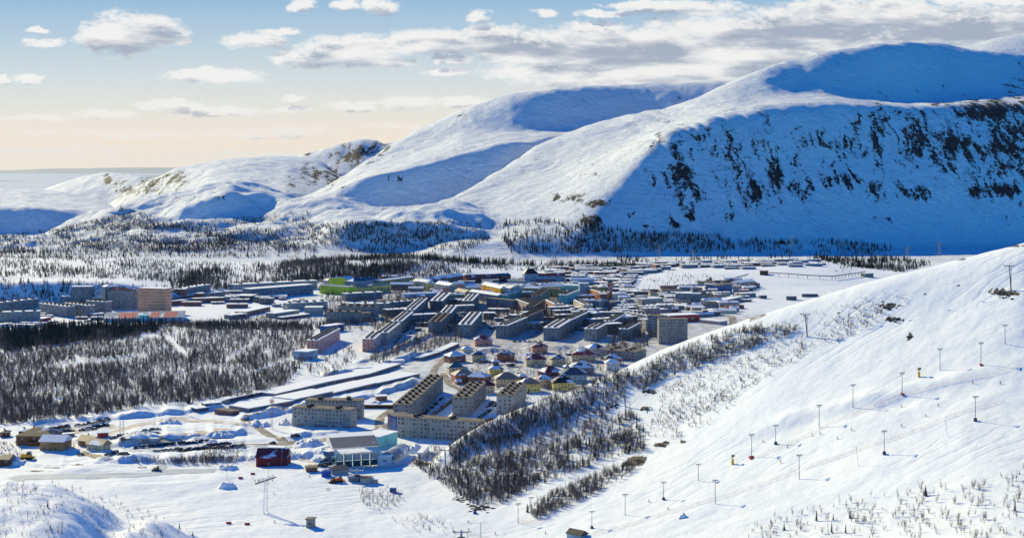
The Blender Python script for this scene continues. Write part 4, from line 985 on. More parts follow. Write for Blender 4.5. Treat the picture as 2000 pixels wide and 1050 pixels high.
infill([(700,600),(840,596),(960,610),(1060,622),(1240,640),(1235,655),(1060,650),(900,650),(850,660),(820,640),(700,640)], 13, 'grey panel block squeezed between the bigger blocks of the quarter', 'small grey blocks of the quarter', 'apartment block', (7,12), (20,40), (11,13), ['grey','bluegrey','darkgrey','palegrey'], 21, .5, name='apartment_block', rm=('snow','snow','dark'))
infill([(340,575),(460,575),(620,570),(640,590),(620,604),(470,604),(350,600)], 18, 'dark low works building beside the long factories', 'works buildings by the factories', 'works building', (4,9), (14,40), (9,14), ['darkgrey','bluegrey','brick','grey'], 22, .0, name='works_building')
infill([(740,545),(860,545),(1000,543),(1120,550),(1230,560),(1230,600),(1150,600),(1000,560),(860,565),(760,570)], 24, 'snow roofed house on the upper edge of the town', 'houses on the upper edge of the town', 'town building', (4,7), (14,34), (9,13), ['grey','bluegrey','palegrey','brick','paleblue','olive','darkgrey'], 23, .1, name='town_building', roofs=('gable','hip','flat'), rm=('snow','snow','snowblack','snowmaroon'))
infill([(1180,610),(1300,600),(1310,625),(1280,650),(1190,640)], 16, 'grey block in the tight rows left of the two towers', 'blocks left of the two towers', 'apartment block', (10,15), (18,36), (11,13), ['grey','bluegrey','palegrey'], 24, .3, name='apartment_block')
infill([(0,618),(120,612),(205,606),(205,628),(100,640),(0,640)], 12, 'low store between the grey blocks at the left edge', 'stores between the left blocks', 'shed', (3,5), (8,20), (6,10), ['brick','grey','darkgrey'], 25, .0)
# ------------------------------------------------------------------ trees
barkM = mat('birch_bark', (0.15,0.125,0.11), 0.9, var=0.3, vscale=1.5)
twigM = mat('birch_twigs', (0.17,0.135,0.12), 0.9, var=0.35, vscale=0.4)
needleM = mat('spruce_needles', (0.022,0.038,0.030), 0.9, var=0.4, vscale=0.5)
trunkM = mat('spruce_trunk', (0.09,0.07,0.055), 0.9)
def birch_parts(seed, stems=3, spread=0.16, tw=26):
    r = random.Random(seed); a = MB(); b = MB()
    for s in range(stems):
        th = r.uniform(0, 6.28); lean = r.uniform(.3, 1)*spread
        p0 = Vector((0, 0, -0.03)); top = Vector((math.cos(th)*lean, math.sin(th)*lean, r.uniform(.62, 1.0)))
        mid = p0.lerp(top, .5)+Vector((r.uniform(-.03,.03), r.uniform(-.03,.03), 0))
        a.tube(p0, mid, .012, .008, 4); a.tube(mid, top, .008, .003, 3)
        for k in range(tw):
            t = r.uniform(.22, .98); base = (p0.lerp(mid, t*2) if t < .5 else mid.lerp(top, t*2-1))
            an = r.uniform(0, 6.28); ln = r.uniform(.10, .24)*(1.2-t*.6)
            tip = base+Vector((math.cos(an)*ln*.85, math.sin(an)*ln*.85, ln*.7))
            sd_ = (tip-base).cross(Vector((r.uniform(-1,1), r.uniform(-1,1), .3))).normalized()*.0048
            b.quadface([base-sd_, base+sd_, tip])
            for q in range(5):
                c = base.lerp(tip, r.uniform(.35,.95)); an2 = an+r.uniform(-1.2,1.2); l2 = ln*.55
                tp = c+Vector((math.cos(an2)*l2*.5, math.sin(an2)*l2*.5, l2*.8)); s2 = (tp-c).cross(Vector((r.uniform(-1,1), r.uniform(-1,1), .3))).normalized()*.0036
                b.quadface([c-s2, c+s2, tp])
    return a, b
def spruce_parts(seed, tiers=10, rad=0.15):
    r = random.Random(seed); a = MB(); b = MB()
    a.tube((0,0,-.04), (0,0,.9), .016, .004, 5)
    for i in range(tiers):
        t = i/(tiers-1); z = .08+.86*t; rr = rad*(1-t)**.75*r.uniform(.75,1.15)+.012; k = 8; off = r.uniform(0,6.28)
        ap = (r.uniform(-.005,.005), 0, z+.11*(1.1-t*.5)); n = len(b.v); b.v.append(ap)
        for j in range(k*2):
            an = off+math.pi*j/k; q = rr*(r.uniform(.75,1.2) if j % 2 == 0 else r.uniform(.35,.55))
            b.v.append((q*math.cos(an), q*math.sin(an), z-(.045 if j % 2 == 0 else 0)*r.uniform(.4,1.2)))
        for j in range(k*2): b.f.append((n, n+1+j, n+1+(j+1) % (k*2))); b.m.append(0)
    return a, b
def joined(a, b, name, m1, m2):
    c = MB(); c.v = list(a.v); c.f = list(a.f); c.m = [0]*len(a.f); n = len(c.v)
    c.v += b.v; c.f += [tuple(i+n for i in f) for f in b.f]; c.m += [1]*len(b.f)
    return c.mesh(name, [m1, m2])
BV = [birch_parts(11, 2, .18, 34), birch_parts(12, 3, .30, 26), birch_parts(13, 4, .42, 22), birch_parts(14, 1, .08, 40)]
SV = [spruce_parts(21), spruce_parts(22, 9, .18), spruce_parts(23, 11, .12)]
BM = [(a.mesh('trunk', barkM), b.mesh('crown', twigM)) for a, b in BV]
SM = [(a.mesh('trunk', trunkM), b.mesh('crown', needleM)) for a, b in SV]
BJ = [joined(a, b, 'birch', barkM, twigM) for a, b in BV]; SJ = [joined(a, b, 'spruce', trunkM, needleM) for a, b in SV]

# (polygon, count, share of spruce, height range, where, group key)
POLY = dict(
 wood=[(-10,648),(120,640),(250,634),(420,632),(600,640),(612,655),(590,690),(596,706),(560,752),(480,782),(330,790),(250,800),(130,818),(-10,832)],
 woodtop=[(-10,650),(250,632),(320,634),(300,655),(150,668),(-10,690)],
 woodtop2=[(300,634),(440,632),(640,634),(620,644),(400,644)],
 spurwood=[(800,900),(865,862),(940,822),(1000,792),(1100,762),(1190,728),(1230,730),(1215,790),(1255,830),(1262,880),(1180,905),(1050,950),(985,985),(930,995),(885,965),(838,935)],
 spurcore=[(850,925),(900,905),(1000,890),(1120,870),(1240,850),(1250,880),(1160,905),(1040,945),(975,980),(925,985),(880,955)],
 spurridge=[(850,885),(920,828),(1000,788),(1100,758),(1215,716),(1235,745),(1120,810),(980,870),(865,915)],
 band=[(1215,742),(1290,700),(1400,655),(1480,640),(1560,640),(1545,655),(1450,690),(1330,730),(1250,765)],
 band2=[(1290,760),(1400,700),(1560,660),(1680,600),(1740,600),(1700,640),(1560,700),(1430,780),(1330,830),(1270,830)],
 strip=[(1025,1000),(1060,975),(1150,935),(1225,905),(1245,915),(1200,945),(1120,985),(1050,1015)],
 slopesparse=[(1240,850),(1300,800),(1450,760),(1420,810),(1330,860)],
 upper=[(1500,640),(1640,590),(1760,560),(1800,590),(1700,640),(1600,680)],
 corner=[(1420,1055),(1500,1010),(1620,985),(1760,960),(1900,950),(2010,915),(2010,1055)],
 hillock=[(-10,945),(90,948),(180,975),(330,1030),(390,1055),(-10,1055)],
 floor=[(700,960),(780,955),(788,985),(740,1000),(705,985)],
 floor2=[(760,1015),(880,1010),(900,1040),(800,1045)],
 verge=[(400,875),(480,868),(460,905),(390,905)], verge2=[(330,895),(440,890),(420,912),(340,908)],
 behind=[(-10,500),(150,503),(320,510),(480,517),(640,508),(780,501),(900,512),(1080,516),(1250,520),(1200,528),(1000,530),(900,535),(820,548),(700,556),(560,552),(450,565),(340,572),(330,552),(200,545),(-10,541)],
 behinddense=[(350,530),(480,520),(640,510),(780,502),(820,520),(760,550),(560,552),(440,562),(350,570)],
 ridgeline=[(560,516),(650,507),(780,500),(900,509),(1050,516),(1240,520),(1240,526),(1050,521),(900,514),(790,505),(650,512),(560,522)],
 bluebank=[(-10,545),(330,560),(330,590),(200,596),(-10,600)],
 footL=[(-10,462),(110,448),(230,420),(340,440),(480,470),(620,480),(620,492),(300,494),(-10,498)],
 footmid=[(230,405),(330,430),(480,425),(600,410),(620,470),(400,480),(240,450)],
 knolls=[(610,440),(700,432),(850,430),(940,440),(960,470),(900,492),(700,494),(610,480)],
 cirquefoot=[(960,440),(1050,430),(1150,440),(1240,455),(1400,460),(1440,480),(1430,494),(1200,495),(1000,496)],
 cirquefar=[(1440,470),(1640,470),(1760,485),(1700,500),(1450,496)],
 plain=[(1180,500),(1420,505),(1600,500),(1760,512),(1700,525),(1560,503),(1400,511),(1230,518)],
 darkfar=[(1590,505),(1700,500),(1830,515),(1760,532),(1650,520)],
 whiteflat=[(0,495),(620,497),(620,503),(0,505)],
 tgaps=[(840,640),(905,640),(900,668),(830,690),(790,690),(740,715),(720,700),(800,665)],
 tgaps2=[(1090,600),(1240,610),(1250,650),(1100,660),(1010,640),(960,650)],
 villas=[(870,720),(960,690),(1200,690),(1230,720),(1150,760),(1000,790),(900,770)],
 town=[(620,560),(1000,560),(1240,600),(1240,650),(900,640),(640,650)],
 park=[(780,572),(860,580),(840,594),(770,590)], park2=[(1000,545),(1110,555),(1150,570),(1080,578),(1010,570)],
 woodedge=[(600,700),(680,670),(700,700),(650,740),(600,735)], right=[(1560,500),(1700,505),(1700,540),(1600,530)],
 rim=[(100,943),(160,958),(220,980),(300,1004),(380,1040),(385,1050),(290,1012),(210,988),(150,968),(95,950)], carverge=[(230,895),(330,897),(500,892),(500,902),(330,908),(230,903)], industry=[(1060,522),(1260,517),(1420,540),(1480,560),(1440,610),(1380,620),(1240,610),(1200,560),(1060,545)], hb=[(1225,620),(1290,610),(1300,640),(1250,690),(1180,690)], fieldedge=[(430,617),(560,620),(640,625),(640,636),(430,634)])
REG = [
 ('wood', 9500, .06, (5,10), 'in the birch wood left of the town'), ('woodtop', 1500, .8, (8,13), 'along the dark upper edge of the left wood'), ('woodtop2', 900, .35, (6,9), 'along the dark upper edge of the left wood'),
 ('spurwood', 2700, .09, (3.5,6.5), 'in the wood at the foot of the ski hill'), ('spurcore', 700, .05, (4.5,7.5), 'in the wood at the foot of the ski hill'), ('spurridge', 1500, .02, (2,4.5), 'on the edge of the ski hill above the villas'),
 ('band', 1000, .01, (3,6), 'in the shrub band high on the ski hill'), ('band2', 800, .01, (1.8,3.8), 'in the shrub band high on the ski hill'), ('strip', 620, .03, (3,6), 'in the tree strip beside the ski piste'), ('slopesparse', 160, .05, (2,4), 'in the shrub band high on the ski hill'), ('upper', 110, 0, (1.5,3), 'in the shrub band high on the ski hill'),
 ('corner', 270, .06, (2.2,5.2), 'in the open birches nearest the camera'), ('hillock', 200, .03, (1.5,3.6), 'on the snowy hillock by the valley path'), ('floor', 60, 0, (3,5.5), 'in the bush clump on the valley floor'), ('floor2', 40, 0, (2,4), 'in the bush clump on the valley floor'), ('verge', 170, 0, (2.5,5), 'on the verge between the car parks'), ('verge2', 150, 0, (2.5,4.5), 'on the verge between the car parks'),
 ('behind', 7500, .3, (5,9), ''), ('behinddense', 1900, .5, (8,14), ''), ('ridgeline', 1300, .9, (8,15), ''), ('bluebank', 500, .5, (5,9), ''), ('footL', 5200, .45, (5,11), ''), ('footmid', 1900, .5, (5,10), ''), ('knolls', 1700, .6, (6,11), ''), ('cirquefoot', 1200, .85, (9,17), ''), ('cirquefar', 330, .8, (8,15), ''), ('plain', 330, .9, (7,14), ''), ('darkfar', 700, .7, (7,13), ''), ('whiteflat', 260, .9, (7,13), ''),
 ('rim', 130, .08, (1.5,3.4), 'on the rim of the snowy hillock'), ('carverge', 160, 0, (2,4), 'on the verge between the car parks'), ('tgaps', 520, .05, (5,9), 'in the gully between the blocks'), ('tgaps2', 520, .05, (6,10), ''), ('villas', 420, .1, (4,8), ''), ('town', 3600, .05, (6,11), ''), ('park', 130, 0, (6,10), ''), ('park2', 160, .1, (6,11), ''), ('woodedge', 160, .1, (4,8), ''), ('right', 60, .6, (5,9), ''), ('industry', 700, .1, (4,7), ''), ('hb', 400, .05, (6,11), ''), ('fieldedge', 420, .1, (4,7), '')]
rs = np.random.RandomState(5)
# clearings in the left wood: the two cut tracks
def cleared(u, v):
    t1 = np.abs(v-(718-(u-100)*0.11)) < 5; t1 &= (u > 100) & (u < 285)
    t2 = np.abs(v-(670+(u-335)*0.9)) < 7; t2 &= (u > 325) & (u < 365)
    t3 = (np.abs(u-292) < 18) & (np.abs(v-658) < 8)
    t4 = (np.abs(v-(690-(u-470)*0.7)) < 5) & (u > 440) & (u < 500)
    t5 = np.abs(v-(728-(u-500)*.35)) < 4; t5 &= (u > 480) & (u < 600)
    t6 = np.abs(u-(868+(v-880)*.05)) < 9; t6 &= (v > 870) & (v < 915)
    t7 = np.abs(v-(795-(u-1222)*.45)) < 12; t7 &= (u > 1190) & (u < 1290)
    return t1 | t2 | t3 | t4 | t5 | t6 | t7
trees = []   # (species, x, y, z, height, rot, where)
footprints = []
for o in col.objects:
    if o.get('category') in ('apartment block', 'town building', 'house', 'garages', 'shed', 'workshop', 'hut') and o.children:
        w_ = o.children[0]; bb = w_.bound_box; p = o.matrix_basis @ w_.matrix_basis @ Vector(((bb[0][0]+bb[6][0])/2, (bb[0][1]+bb[6][1])/2, 0))
        footprints.append((p.x, p.y, o.rotation_euler.z, (bb[6][0]-bb[0][0])/2+1.5, (bb[6][1]-bb[0][1])/2+1.5))
FP = np.array(footprints)
def free(x, y):
    ok = np.ones(len(x), bool)
    for cx, cy, a, hx, hy in FP:
        s = np.abs(y-cy) < hx+hy
        if not s.any(): continue
        dx = x[s]-cx; dy = y[s]-cy; lx = dx*math.cos(a)+dy*math.sin(a); ly = -dx*math.sin(a)+dy*math.cos(a)
        ok[np.where(s)[0][(np.abs(lx) < hx) & (np.abs(ly) < hy)]] = False
    return ok
def vinpoly(x, y, poly):
    c = np.zeros(len(x), bool); n = len(poly); j = n-1
    for i in range(n):
        xi, yi = poly[i]; xj, yj = poly[j]
        s = ((yi > y) != (yj > y)) & (x < (xj-xi)*(y-yi)/(yj-yi+1e-9)+xi); c ^= s; j = i
    return c
def y_far(vs): return max(vs) < 600
for key, n, sp, (h0, h1), where in REG:
    poly = POLY[key]; us = [p[0] for p in poly]; vs = [p[1] for p in poly]
    k = n*6; u = rs.uniform(min(us), max(us), k); v = rs.uniform(min(vs), max(vs), k)
    ok = vinpoly(u, v, poly) & ~cleared(u, v)
    # clumps
    cl = .7*fbm(u/22, v/9, 131+len(key), 3)+(1.1 if y_far(vs) else .4)*fbm(u/120, v/12, 171, 3); ok &= rs.uniform(-.5, .5, k) < cl+.2
    u = u[ok][:n]; v = v[ok][:n]
    x, y, z = hits(u, v); f_ = free(x, y)
    if key.startswith('spur') or key.startswith('band'): f_ &= y < 1015; x, y, z, u, v = x[f_], y[f_], z[f_], u[f_], v[f_]
    spn = rs.uniform(0, 1, len(x)) < sp*(1+1.2*fbm(u/40, v/20, 77, 2))
    hh = rs.uniform(h0, h1, len(x))*np.where(spn, 1.12, 1.0)*rs.uniform(.7, 1.1, len(x))
    for i in range(len(x)): trees.append((bool(spn[i]), x[i], y[i], z[i], hh[i], rs.uniform(0, 6.28), key, where))
for sp in (True, False):
    L_ = sorted([t for t in trees if t[0] == sp], key=lambda t: -t[4]/t[2]*(1 if t[7] else 0.0))
    ind, rest = L_[:290], L_[290:]
    kind_, nm, cat = ('dark green spruce', 'spruce_tree', 'spruce') if sp else ('bare grey birch', 'birch_tree', 'birch')
    for s_, x, y, z, h, rot, key, where in ind:
        k = R.randrange(3 if sp else 4); small = h < 3.2
        lab = (kind_ if not (small and not sp) else 'bare birch bush')+' '+where
        t = thing(nm, lab, cat, (x, y, z), rot, ('spruces ' if sp else ('birch bushes ' if small else 'birches '))+where)
        t.scale = (h, h, h)
        a, b = (SM if sp else BM)[k]; link('trunk', a, t); link('crown', b, t)
    # everything further off: one scattered mass
    me = bpy.data.meshes.new('forest_points'); me.from_pydata([(x, y, z-.1) for _, x, y, z, h, r_, _, _ in rest], [], [])
    a = me.attributes.new('h', 'FLOAT', 'POINT'); a.data.foreach_set('value', [t[4] for t in rest])
    a = me.attributes.new('rz', 'FLOAT', 'POINT'); a.data.foreach_set('value', [t[5] for t in rest])
    fo = link('spruce_forest' if sp else 'birch_forest', me, kind='stuff', label='distant spruces scattered over the valley and the foothills' if sp else 'bare birches massed in the woods of the valley')
    protos = []
    ngp = bpy.data.node_groups.new('scatter_'+nm, 'GeometryNodeTree'); ngp.is_modifier = True
    ngp.interface.new_socket('Geometry', in_out='INPUT', socket_type='NodeSocketGeometry'); ngp.interface.new_socket('Geometry', in_out='OUTPUT', socket_type='NodeSocketGeometry')
    N = ngp.nodes; L2 = ngp.links
    ni = N.new('NodeGroupInput'); no = N.new('NodeGroupOutput')
    ip = N.new('GeometryNodeInstanceOnPoints'); mi = N.new('GeometryNodeGeometryToInstance')
    for me_ in (SJ if sp else BJ):
        po = bpy.data.objects.new('scatter_source', me_)
        oi = N.new('GeometryNodeObjectInfo'); oi.inputs['Object'].default_value = po; L2.new(oi.outputs['Geometry'], mi.inputs[0])
    at1 = N.new('GeometryNodeInputNamedAttribute'); at1.data_type = 'FLOAT'; at1.inputs['Name'].default_value = 'h'
    at2 = N.new('GeometryNodeInputNamedAttribute'); at2.data_type = 'FLOAT'; at2.inputs['Name'].default_value = 'rz'
    cx = N.new('ShaderNodeCombineXYZ'); L2.new(at2.outputs['Attribute'], cx.inputs[2])
    L2.new(ni.outputs[0], ip.inputs['Points']); L2.new(mi.outputs[0], ip.inputs['Instance']); ip.inputs['Pick Instance'].default_value = True
    L2.new(cx.outputs[0], ip.inputs['Rotation']); L2.new(at1.outputs['Attribute'], ip.inputs['Scale']); L2.new(ip.outputs[0], no.inputs[0])
    md = fo.modifiers.new('scatter', 'NODES'); md.node_group = ngp
print('TREES', len(trees))
# ------------------------------------------------------------------ sports complex, chalets and other single buildings
tealM = mat('teal_steel', (0.05,0.30,0.30), 0.5); steelM = mat('galvanised_steel', (0.22,0.23,0.24), 0.5, metal=0.3); redM = mat('red_paint', (0.45,0.05,0.04), 0.6)
blueM = mat('blue_tarpaulin', (0.03,0.10,0.38), 0.6); yelM = mat('yellow_paint', (0.75,0.45,0.03), 0.5); orM = mat('orange_net', (0.80,0.22,0.08), 0.8); blackM = mat('black_rubber', (0.02,0.02,0.022), 0.8)
pinkM = mat('faded_net', (0.62,0.36,0.32), 0.9); greyP = mat('grey_paint', (0.40,0.41,0.42), 0.6); whiteP = mat('white_paint', (0.72,0.73,0.74), 0.5)
t = B('white sports hall with glazed teal framed front and tilted snowy roof', 653,912,737,908,24,12.5,'white','flat','snow',win=False,cat='sports hall',name='sports_hall')
L = t.children[0].dimensions.x
bpy.data.objects.remove(t.children[1])
m = MB(); m.quadface([(-.6,-.8,12.6),(L+.6,-.8,12.6),(L+.6,15,17.6),(-.6,15,17.6)]); m.quadface([(-.6,15,17.6),(L+.6,15,17.6),(L+.6,24.8,18.6),(-.6,24.8,18.6)],1)
m.quadface([(-.6,24.8,12.5),(L+.6,24.8,12.5),(L+.6,24.8,18.6),(-.6,24.8,18.6)][::-1],2)
link('roof', m.mesh('roof', [mat('grey_roof_panel', (0.23,0.215,0.20), 0.6, var=.1, col2=(0.76,.82,.87), c2lo=.60, c2hi=.64, vscale=.12), snowM, wallmat('white')]), t)
for x_ in (-.58, L+.58): 
    m = MB(); pts = [(x_,-.75,12.2),(x_,24.7,12.2),(x_,24.7,18.5),(x_,15,17.5)]; m.quadface(pts if x_ > 0 else pts[::-1]); link('gable', m.mesh('gable', wallmat('turq' if x_ > 0 else 'white')), t)
m = MB()
for i in range(5): m.box(L*(.04+i*.195), L*(.04+i*.195)+L*.165, -.12, .02, 4.6, 8.8, 0); m.box(L*(.04+i*.195), L*(.04+i*.195)+L*.165, -.12, .02, .4, 4.0, 1)
link('glazing', m.mesh('glazing', [mat('pale_glazing', (0.30,.36,.36), .2, spec=.6), glassM]), t, kind='stuff')
fr = MB()
for i in range(6): x = L*(.02+i*.195); fr.box(x, x+.5, -1.3, -.13, 0, 9.6)
for z in (4.2, 9.2): fr.box(0, L, -1.0, -.14, z, z+.25)
for i in range(10): x = L*i/10; fr.tube((x,-1.1,.2), (x+L/20,-1.1,3.4), .12, k=4); fr.tube((x+L/20,-1.1,3.4), (x+L/10,-1.1,.2), .12, k=4)
link('front_frame', fr.mesh('front_frame', tealM), t, kind='stuff')
B('teal walled upper annex of the sports hall with snowy flat roof', 741,877,776,866,16,9,'turq','flat','snow',win=False,cat='sports hall',name='sports_annex')
B('low white wing right of the sports hall with three square windows', 738,909,765,907,14,6,'white','flat','snow',fl=1,sx=5,ww=2.4,wh=1.8,cat='sports hall',name='sports_annex')
t = B('arched hangar with a grey snow dusted barrel roof', 772,906,800,888,11,3,'white','barrel','steel',rise=5,win=False,cat='hangar',name='arched_hangar')
B('long retaining bank building with snow on top right of the hangar', 824,895,838,880,3,4,'white','flat','snow',win=False,cat='shed',name='shed')
B('maroon barn with a steep roof and boarded gables', 500,911,560,909,14,6,'maroon','gable','maroon',rise=5,win=False,cat='barn',name='barn')
B('green container like cabin behind the maroon barn', 521,885,553,885,6,4.2,'green','flat','snow',win=False,cat='cabin',name='cabin')
B('blue van like cabin behind the sports hall', 641,892,652,890,5,3.6,'blue','flat','snow',win=False,cat='cabin',name='cabin')
B('maroon kiosk at the end of the car park ramp', 598,921,620,921,7,2.6,'brick','flat','dark',win=False,cat='kiosk',name='kiosk')
t = house('large timber lodge with a dark green roof at the foot of the slopes', 70,868,72,'wood','black',-.08,h=6.5,rise=5,ratio=.7,cat='lodge',name='lodge')
t = house('timber lodge wing with an orange gable and snowy roof', 104,879,48,'lightwood','snow',-.12,h=6.5,rise=3.5,ratio=.8,style='gable',cat='lodge',name='lodge')
house('tall dark stair tower joined to the timber lodge', 46,864,18,'darkwood','snow',0,h=8.5,rise=1.5,ratio=1,cat='lodge',name='lodge')
house('long tan roofed chalet behind the front one', 172,871,38,'lightwood','tan',-.5,h=3.6,rise=3.6,ratio=.6,style='gable',cat='chalet',name='chalet')
house('front chalet with tan roof, murals and an orange end', 190,879,40,'cream','tan',-.45,h=4,rise=3.6,ratio=.6,style='gable',cat='chalet',name='chalet')
house('wooden chalet cut by the left edge of the picture', 2,909,36,'wood','tan',-.1,h=4.5,rise=2.5,ratio=.8,style='gable',cat='chalet',name='chalet')
house('dark red cabin with white stripes near the left edge', 8,853,16,'maroon','black',.1,h=3.5,rise=1.5,ratio=1,cat='cabin',name='cabin')
B('red stall with a sloping snowy roof beside the chalets', 190,856,211,853,8,4,'red','shed','snow',rise=1.2,win=False,cat='stall',name='stall')
B('small white low wall building between lodge and chalets', 122,853,146,851,4,2,'lightwood','flat','snow',win=False,cat='shed',name='shed')
B('grey cube hut standing alone on the valley floor', 598,1030,612,1030,4.5,4.6,'grey','flat','dark',fl=1,sx=3,cat='hut',name='hut')
B('dark roofed hut at the bottom edge of the picture', 1107,1052,1134,1051,6,3,'paleblue','gable','black',rise=2,win=False,cat='hut',name='hut')
B('dark roofed ticket hut below the sports hall', 648,927,680,925,7,3,'palegrey','shed','black',rise=1.5,win=False,cat='hut',name='hut')
B('pinkish grey hut beside the lift station', 704,944,722,945,6,3.6,'palegrey','flat','dark',win=False,cat='hut',name='hut')
B('net fenced pen wall right of the pinkish hut', 723,943,736,944,3,2.6,'palepink','flat','snow',win=False,cat='hut',name='hut')
B('low grey shelter under the lift bullwheel', 680,939,700,941,6,2.6,'bluegrey','barrel','steel',rise=1,win=False,cat='hut',name='hut')
B('tiny blue cabin above the bush clump', 761,961,769,961,3,2.8,'blue','flat','snow',win=False,cat='cabin',name='cabin')
# awning tent
p = at(628,931)
t = thing('market_tent', 'bright blue square tent below the sports hall', 'tent', p, .1)
link('canopy', roof_mesh('hip', 6, 5, 3.4, 1.2, o=.3).mesh('canopy', blueM), t); link('side_sheet', MB().box(0,6,0,5,-.5,3.39).mesh('side_sheet', blueM), t)
p = at(1060-136,1003) if False else at(924,1003)
t = thing('tent', 'small blue pyramid tent at the foot of the wooded spur', 'tent', p); link('canopy', roof_mesh('hip', 2, 2, .4, 1.8, o=.1).mesh('canopy', blueM), t)
# ------------------------------------------------------------------ masts and poles
def cyl(a, b, ra, rb=None, k=8): return MB().tube(a, b, ra, rb, k)
def height_from(p, vtop): return (pz(vtop, p.y)-p.z)
pole_me = cyl((0,0,-.5),(0,0,1),1,.6).mesh('pole', steelM)
# piste floodlight: mast, crossbar, four lamps on short arms
POLES = [(1916,713,668,'red'),(1836,722,680,''),(1762,770,727,'red'),(1905,822,773,'blue'),(1666,795,750,''),(1600,835,790,''),(1727,887,840,'blue'),(1515,867,829,'blue'),(1468,893,847,'redbig'),(1561,935,887,''),(1364,938,905,''),(1397,983,936,''),(1296,975,940,'blue'),(1221,1005,964,''),(1156,1031,997,'blue'),(1963,672,634,''),(1012,1021,982,''),(1037,1003,970,'')]
WH = ['nearest the top right of the piste, with a red mat','high on the piste beside a yellow snow gun','with a red foot below the yellow snow gun','with a dark foot beside the safety net, high right','above three skiers in the middle of the piste','above the net, fifth from the right in the upper row','with a dark foot beside the safety net, mid right','with a blue foot beside a lone skier','standing on a big red mat','of the lower row standing by the net, middle of the piste','small and far down the upper row','of the lower row, far down the piste','with a dark foot beside a snow heap','low on the piste near the strip of trees','lowest on the piste near the hut roof','farthest up at the right edge of the slope','at the orange netting below the tree strip','half hidden in the tree strip']
protoP = None
for (u, v, vt, foot_), wh in zip(POLES, WH):
    p = at(u, v); h = max(9.0, height_from(p, vt)); 
    if protoP is None:
        t = thing('floodlight_mast', '', 'floodlight', p); 
        link('pole', cyl((0,0,-.6),(0,0,12),.16,.10).mesh('pole', steelM), t)
        link('crossbar', MB().box(-1.0,1.0,-.07,.07,11.0,11.15).mesh('crossbar', steelM), t)
        lm = MB().box(-.28,.28,-.2,.2,0,.5).tube((0,0,-.6),(0,0,.05),.07,k=4).mesh('lamp', greyP)
        for x in (-1.0, -.36, .36, 1.0): link('lamp', lm, t, loc=(x,0,11.75), rot=(.4,0,0))
        protoP = t; c = t; protoK = [o for o in t.children]
    else: c = copytree(protoP, p, keep=protoK)
    c['label'] = 'grey floodlight mast '+wh; c['group'] = 'floodlight masts along the piste'; c.scale = (1.25, 1.25, h/12.2); c.rotation_euler.z = .3
    if foot_.startswith('red'): 
        k = 3.2 if 'big' in foot_ else 1.5
        link('mat', MB().box(-k*.5,k*.5,-k*.6,-.2,-.2,.5).box(-k*.3,k*.3,-.2,.6,0,.9).mesh('mat', redM), c)
    if foot_ == 'blue': link('mat', MB().box(-.5,.5,-.5,.5,-.2,1.6).mesh('mat', mat('navy_pad', (.03,.05,.11), .8)), c)
# chair lift
def lift_tower(u, v, ut, vt, label, lean=0.0):
    p = at(u, v); h = height_from(p, vt); t = thing('lift_tower', label, 'lift tower', p, -.35, 'chair lift towers'); dx = (ut-u)/F*p.y
    T = Vector((dx*.94, 0, h))
    link('column', cyl((0,0,-.5), T, .45, .30, 10).mesh('column', steelM), t)
    link('crossarm', MB().box(T.x-3.0,T.x+3.0,-.22,.22,h-.9,h-.45).mesh('crossarm', steelM), t)
    for s in (-1, 1):
        q = link('sheave_train', MB().box(T.x+s*2.8-.16,T.x+s*2.8+.16,-2.0,2.0,h-.45,h-.1).mesh('sheave_train', blackM), t)
    g_ = MB().tube((T.x-.9,0,h-.5),(T.x-.9,0,h+1.3),.09,k=4).tube((T.x+.9,0,h-.5),(T.x+.9,0,h+1.3),.09,k=4).tube((T.x-.9,0,h+1.3),(T.x+.9,0,h+1.3),.09,k=4)
    link('service_frame', g_.mesh('service_frame', steelM), t)
    link('ladder', MB().box(-.14,.14,-.62,-.5,1,h-1).mesh('ladder', steelM), t)
    return t, Matrix.Translation(p) @ Matrix.Rotation(-.35, 4, 'Z') @ T
LT = [(871,913,868,877,'lift tower in the gap of the wood, lowest on the hill'),(1222,794,1217,754,'lift tower in the clearing of the shrub covered spur'),(1577,657,1572,612,'lift tower on the bare crest in the middle of the ski hill'),(1975,567,1971,517,'largest lift tower, on the crest near the right edge')]
tops = []
p0 = at(706,932); tops.append(p0+Vector((0,0,6)))
for a in LT: t_, q = lift_tower(*a); tops.append(q)
tops.append(tops[-1]+(tops[-1]-tops[-2])*.6+Vector((0,0,10)))
cab = thing('lift_cable', 'thin pair of chair lift cables strung from tower to tower', 'cable')
ends = []
for s in (-2.8, 2.8):
    m = MB(); off = Vector((s*math.cos(-.35), s*math.sin(-.35), -.1))
    for a, b in zip(tops, tops[1:]):
        pr = a+off
        for i in range(1, 9):
            q = a.lerp(b, i/8)+off-Vector((0,0,4*(i/8)*(1-i/8)*2.2)); m.tube(pr, q, .028, k=3); pr = q
    link('cable', m.mesh('cable', blackM), cab)
chair = None
ch_lab = ['nearest the right hand tower','third from the right hand tower','carrying a rider','second from the middle tower','closest above the middle tower','beyond the gap of the lowest wood','over the wooded spur']
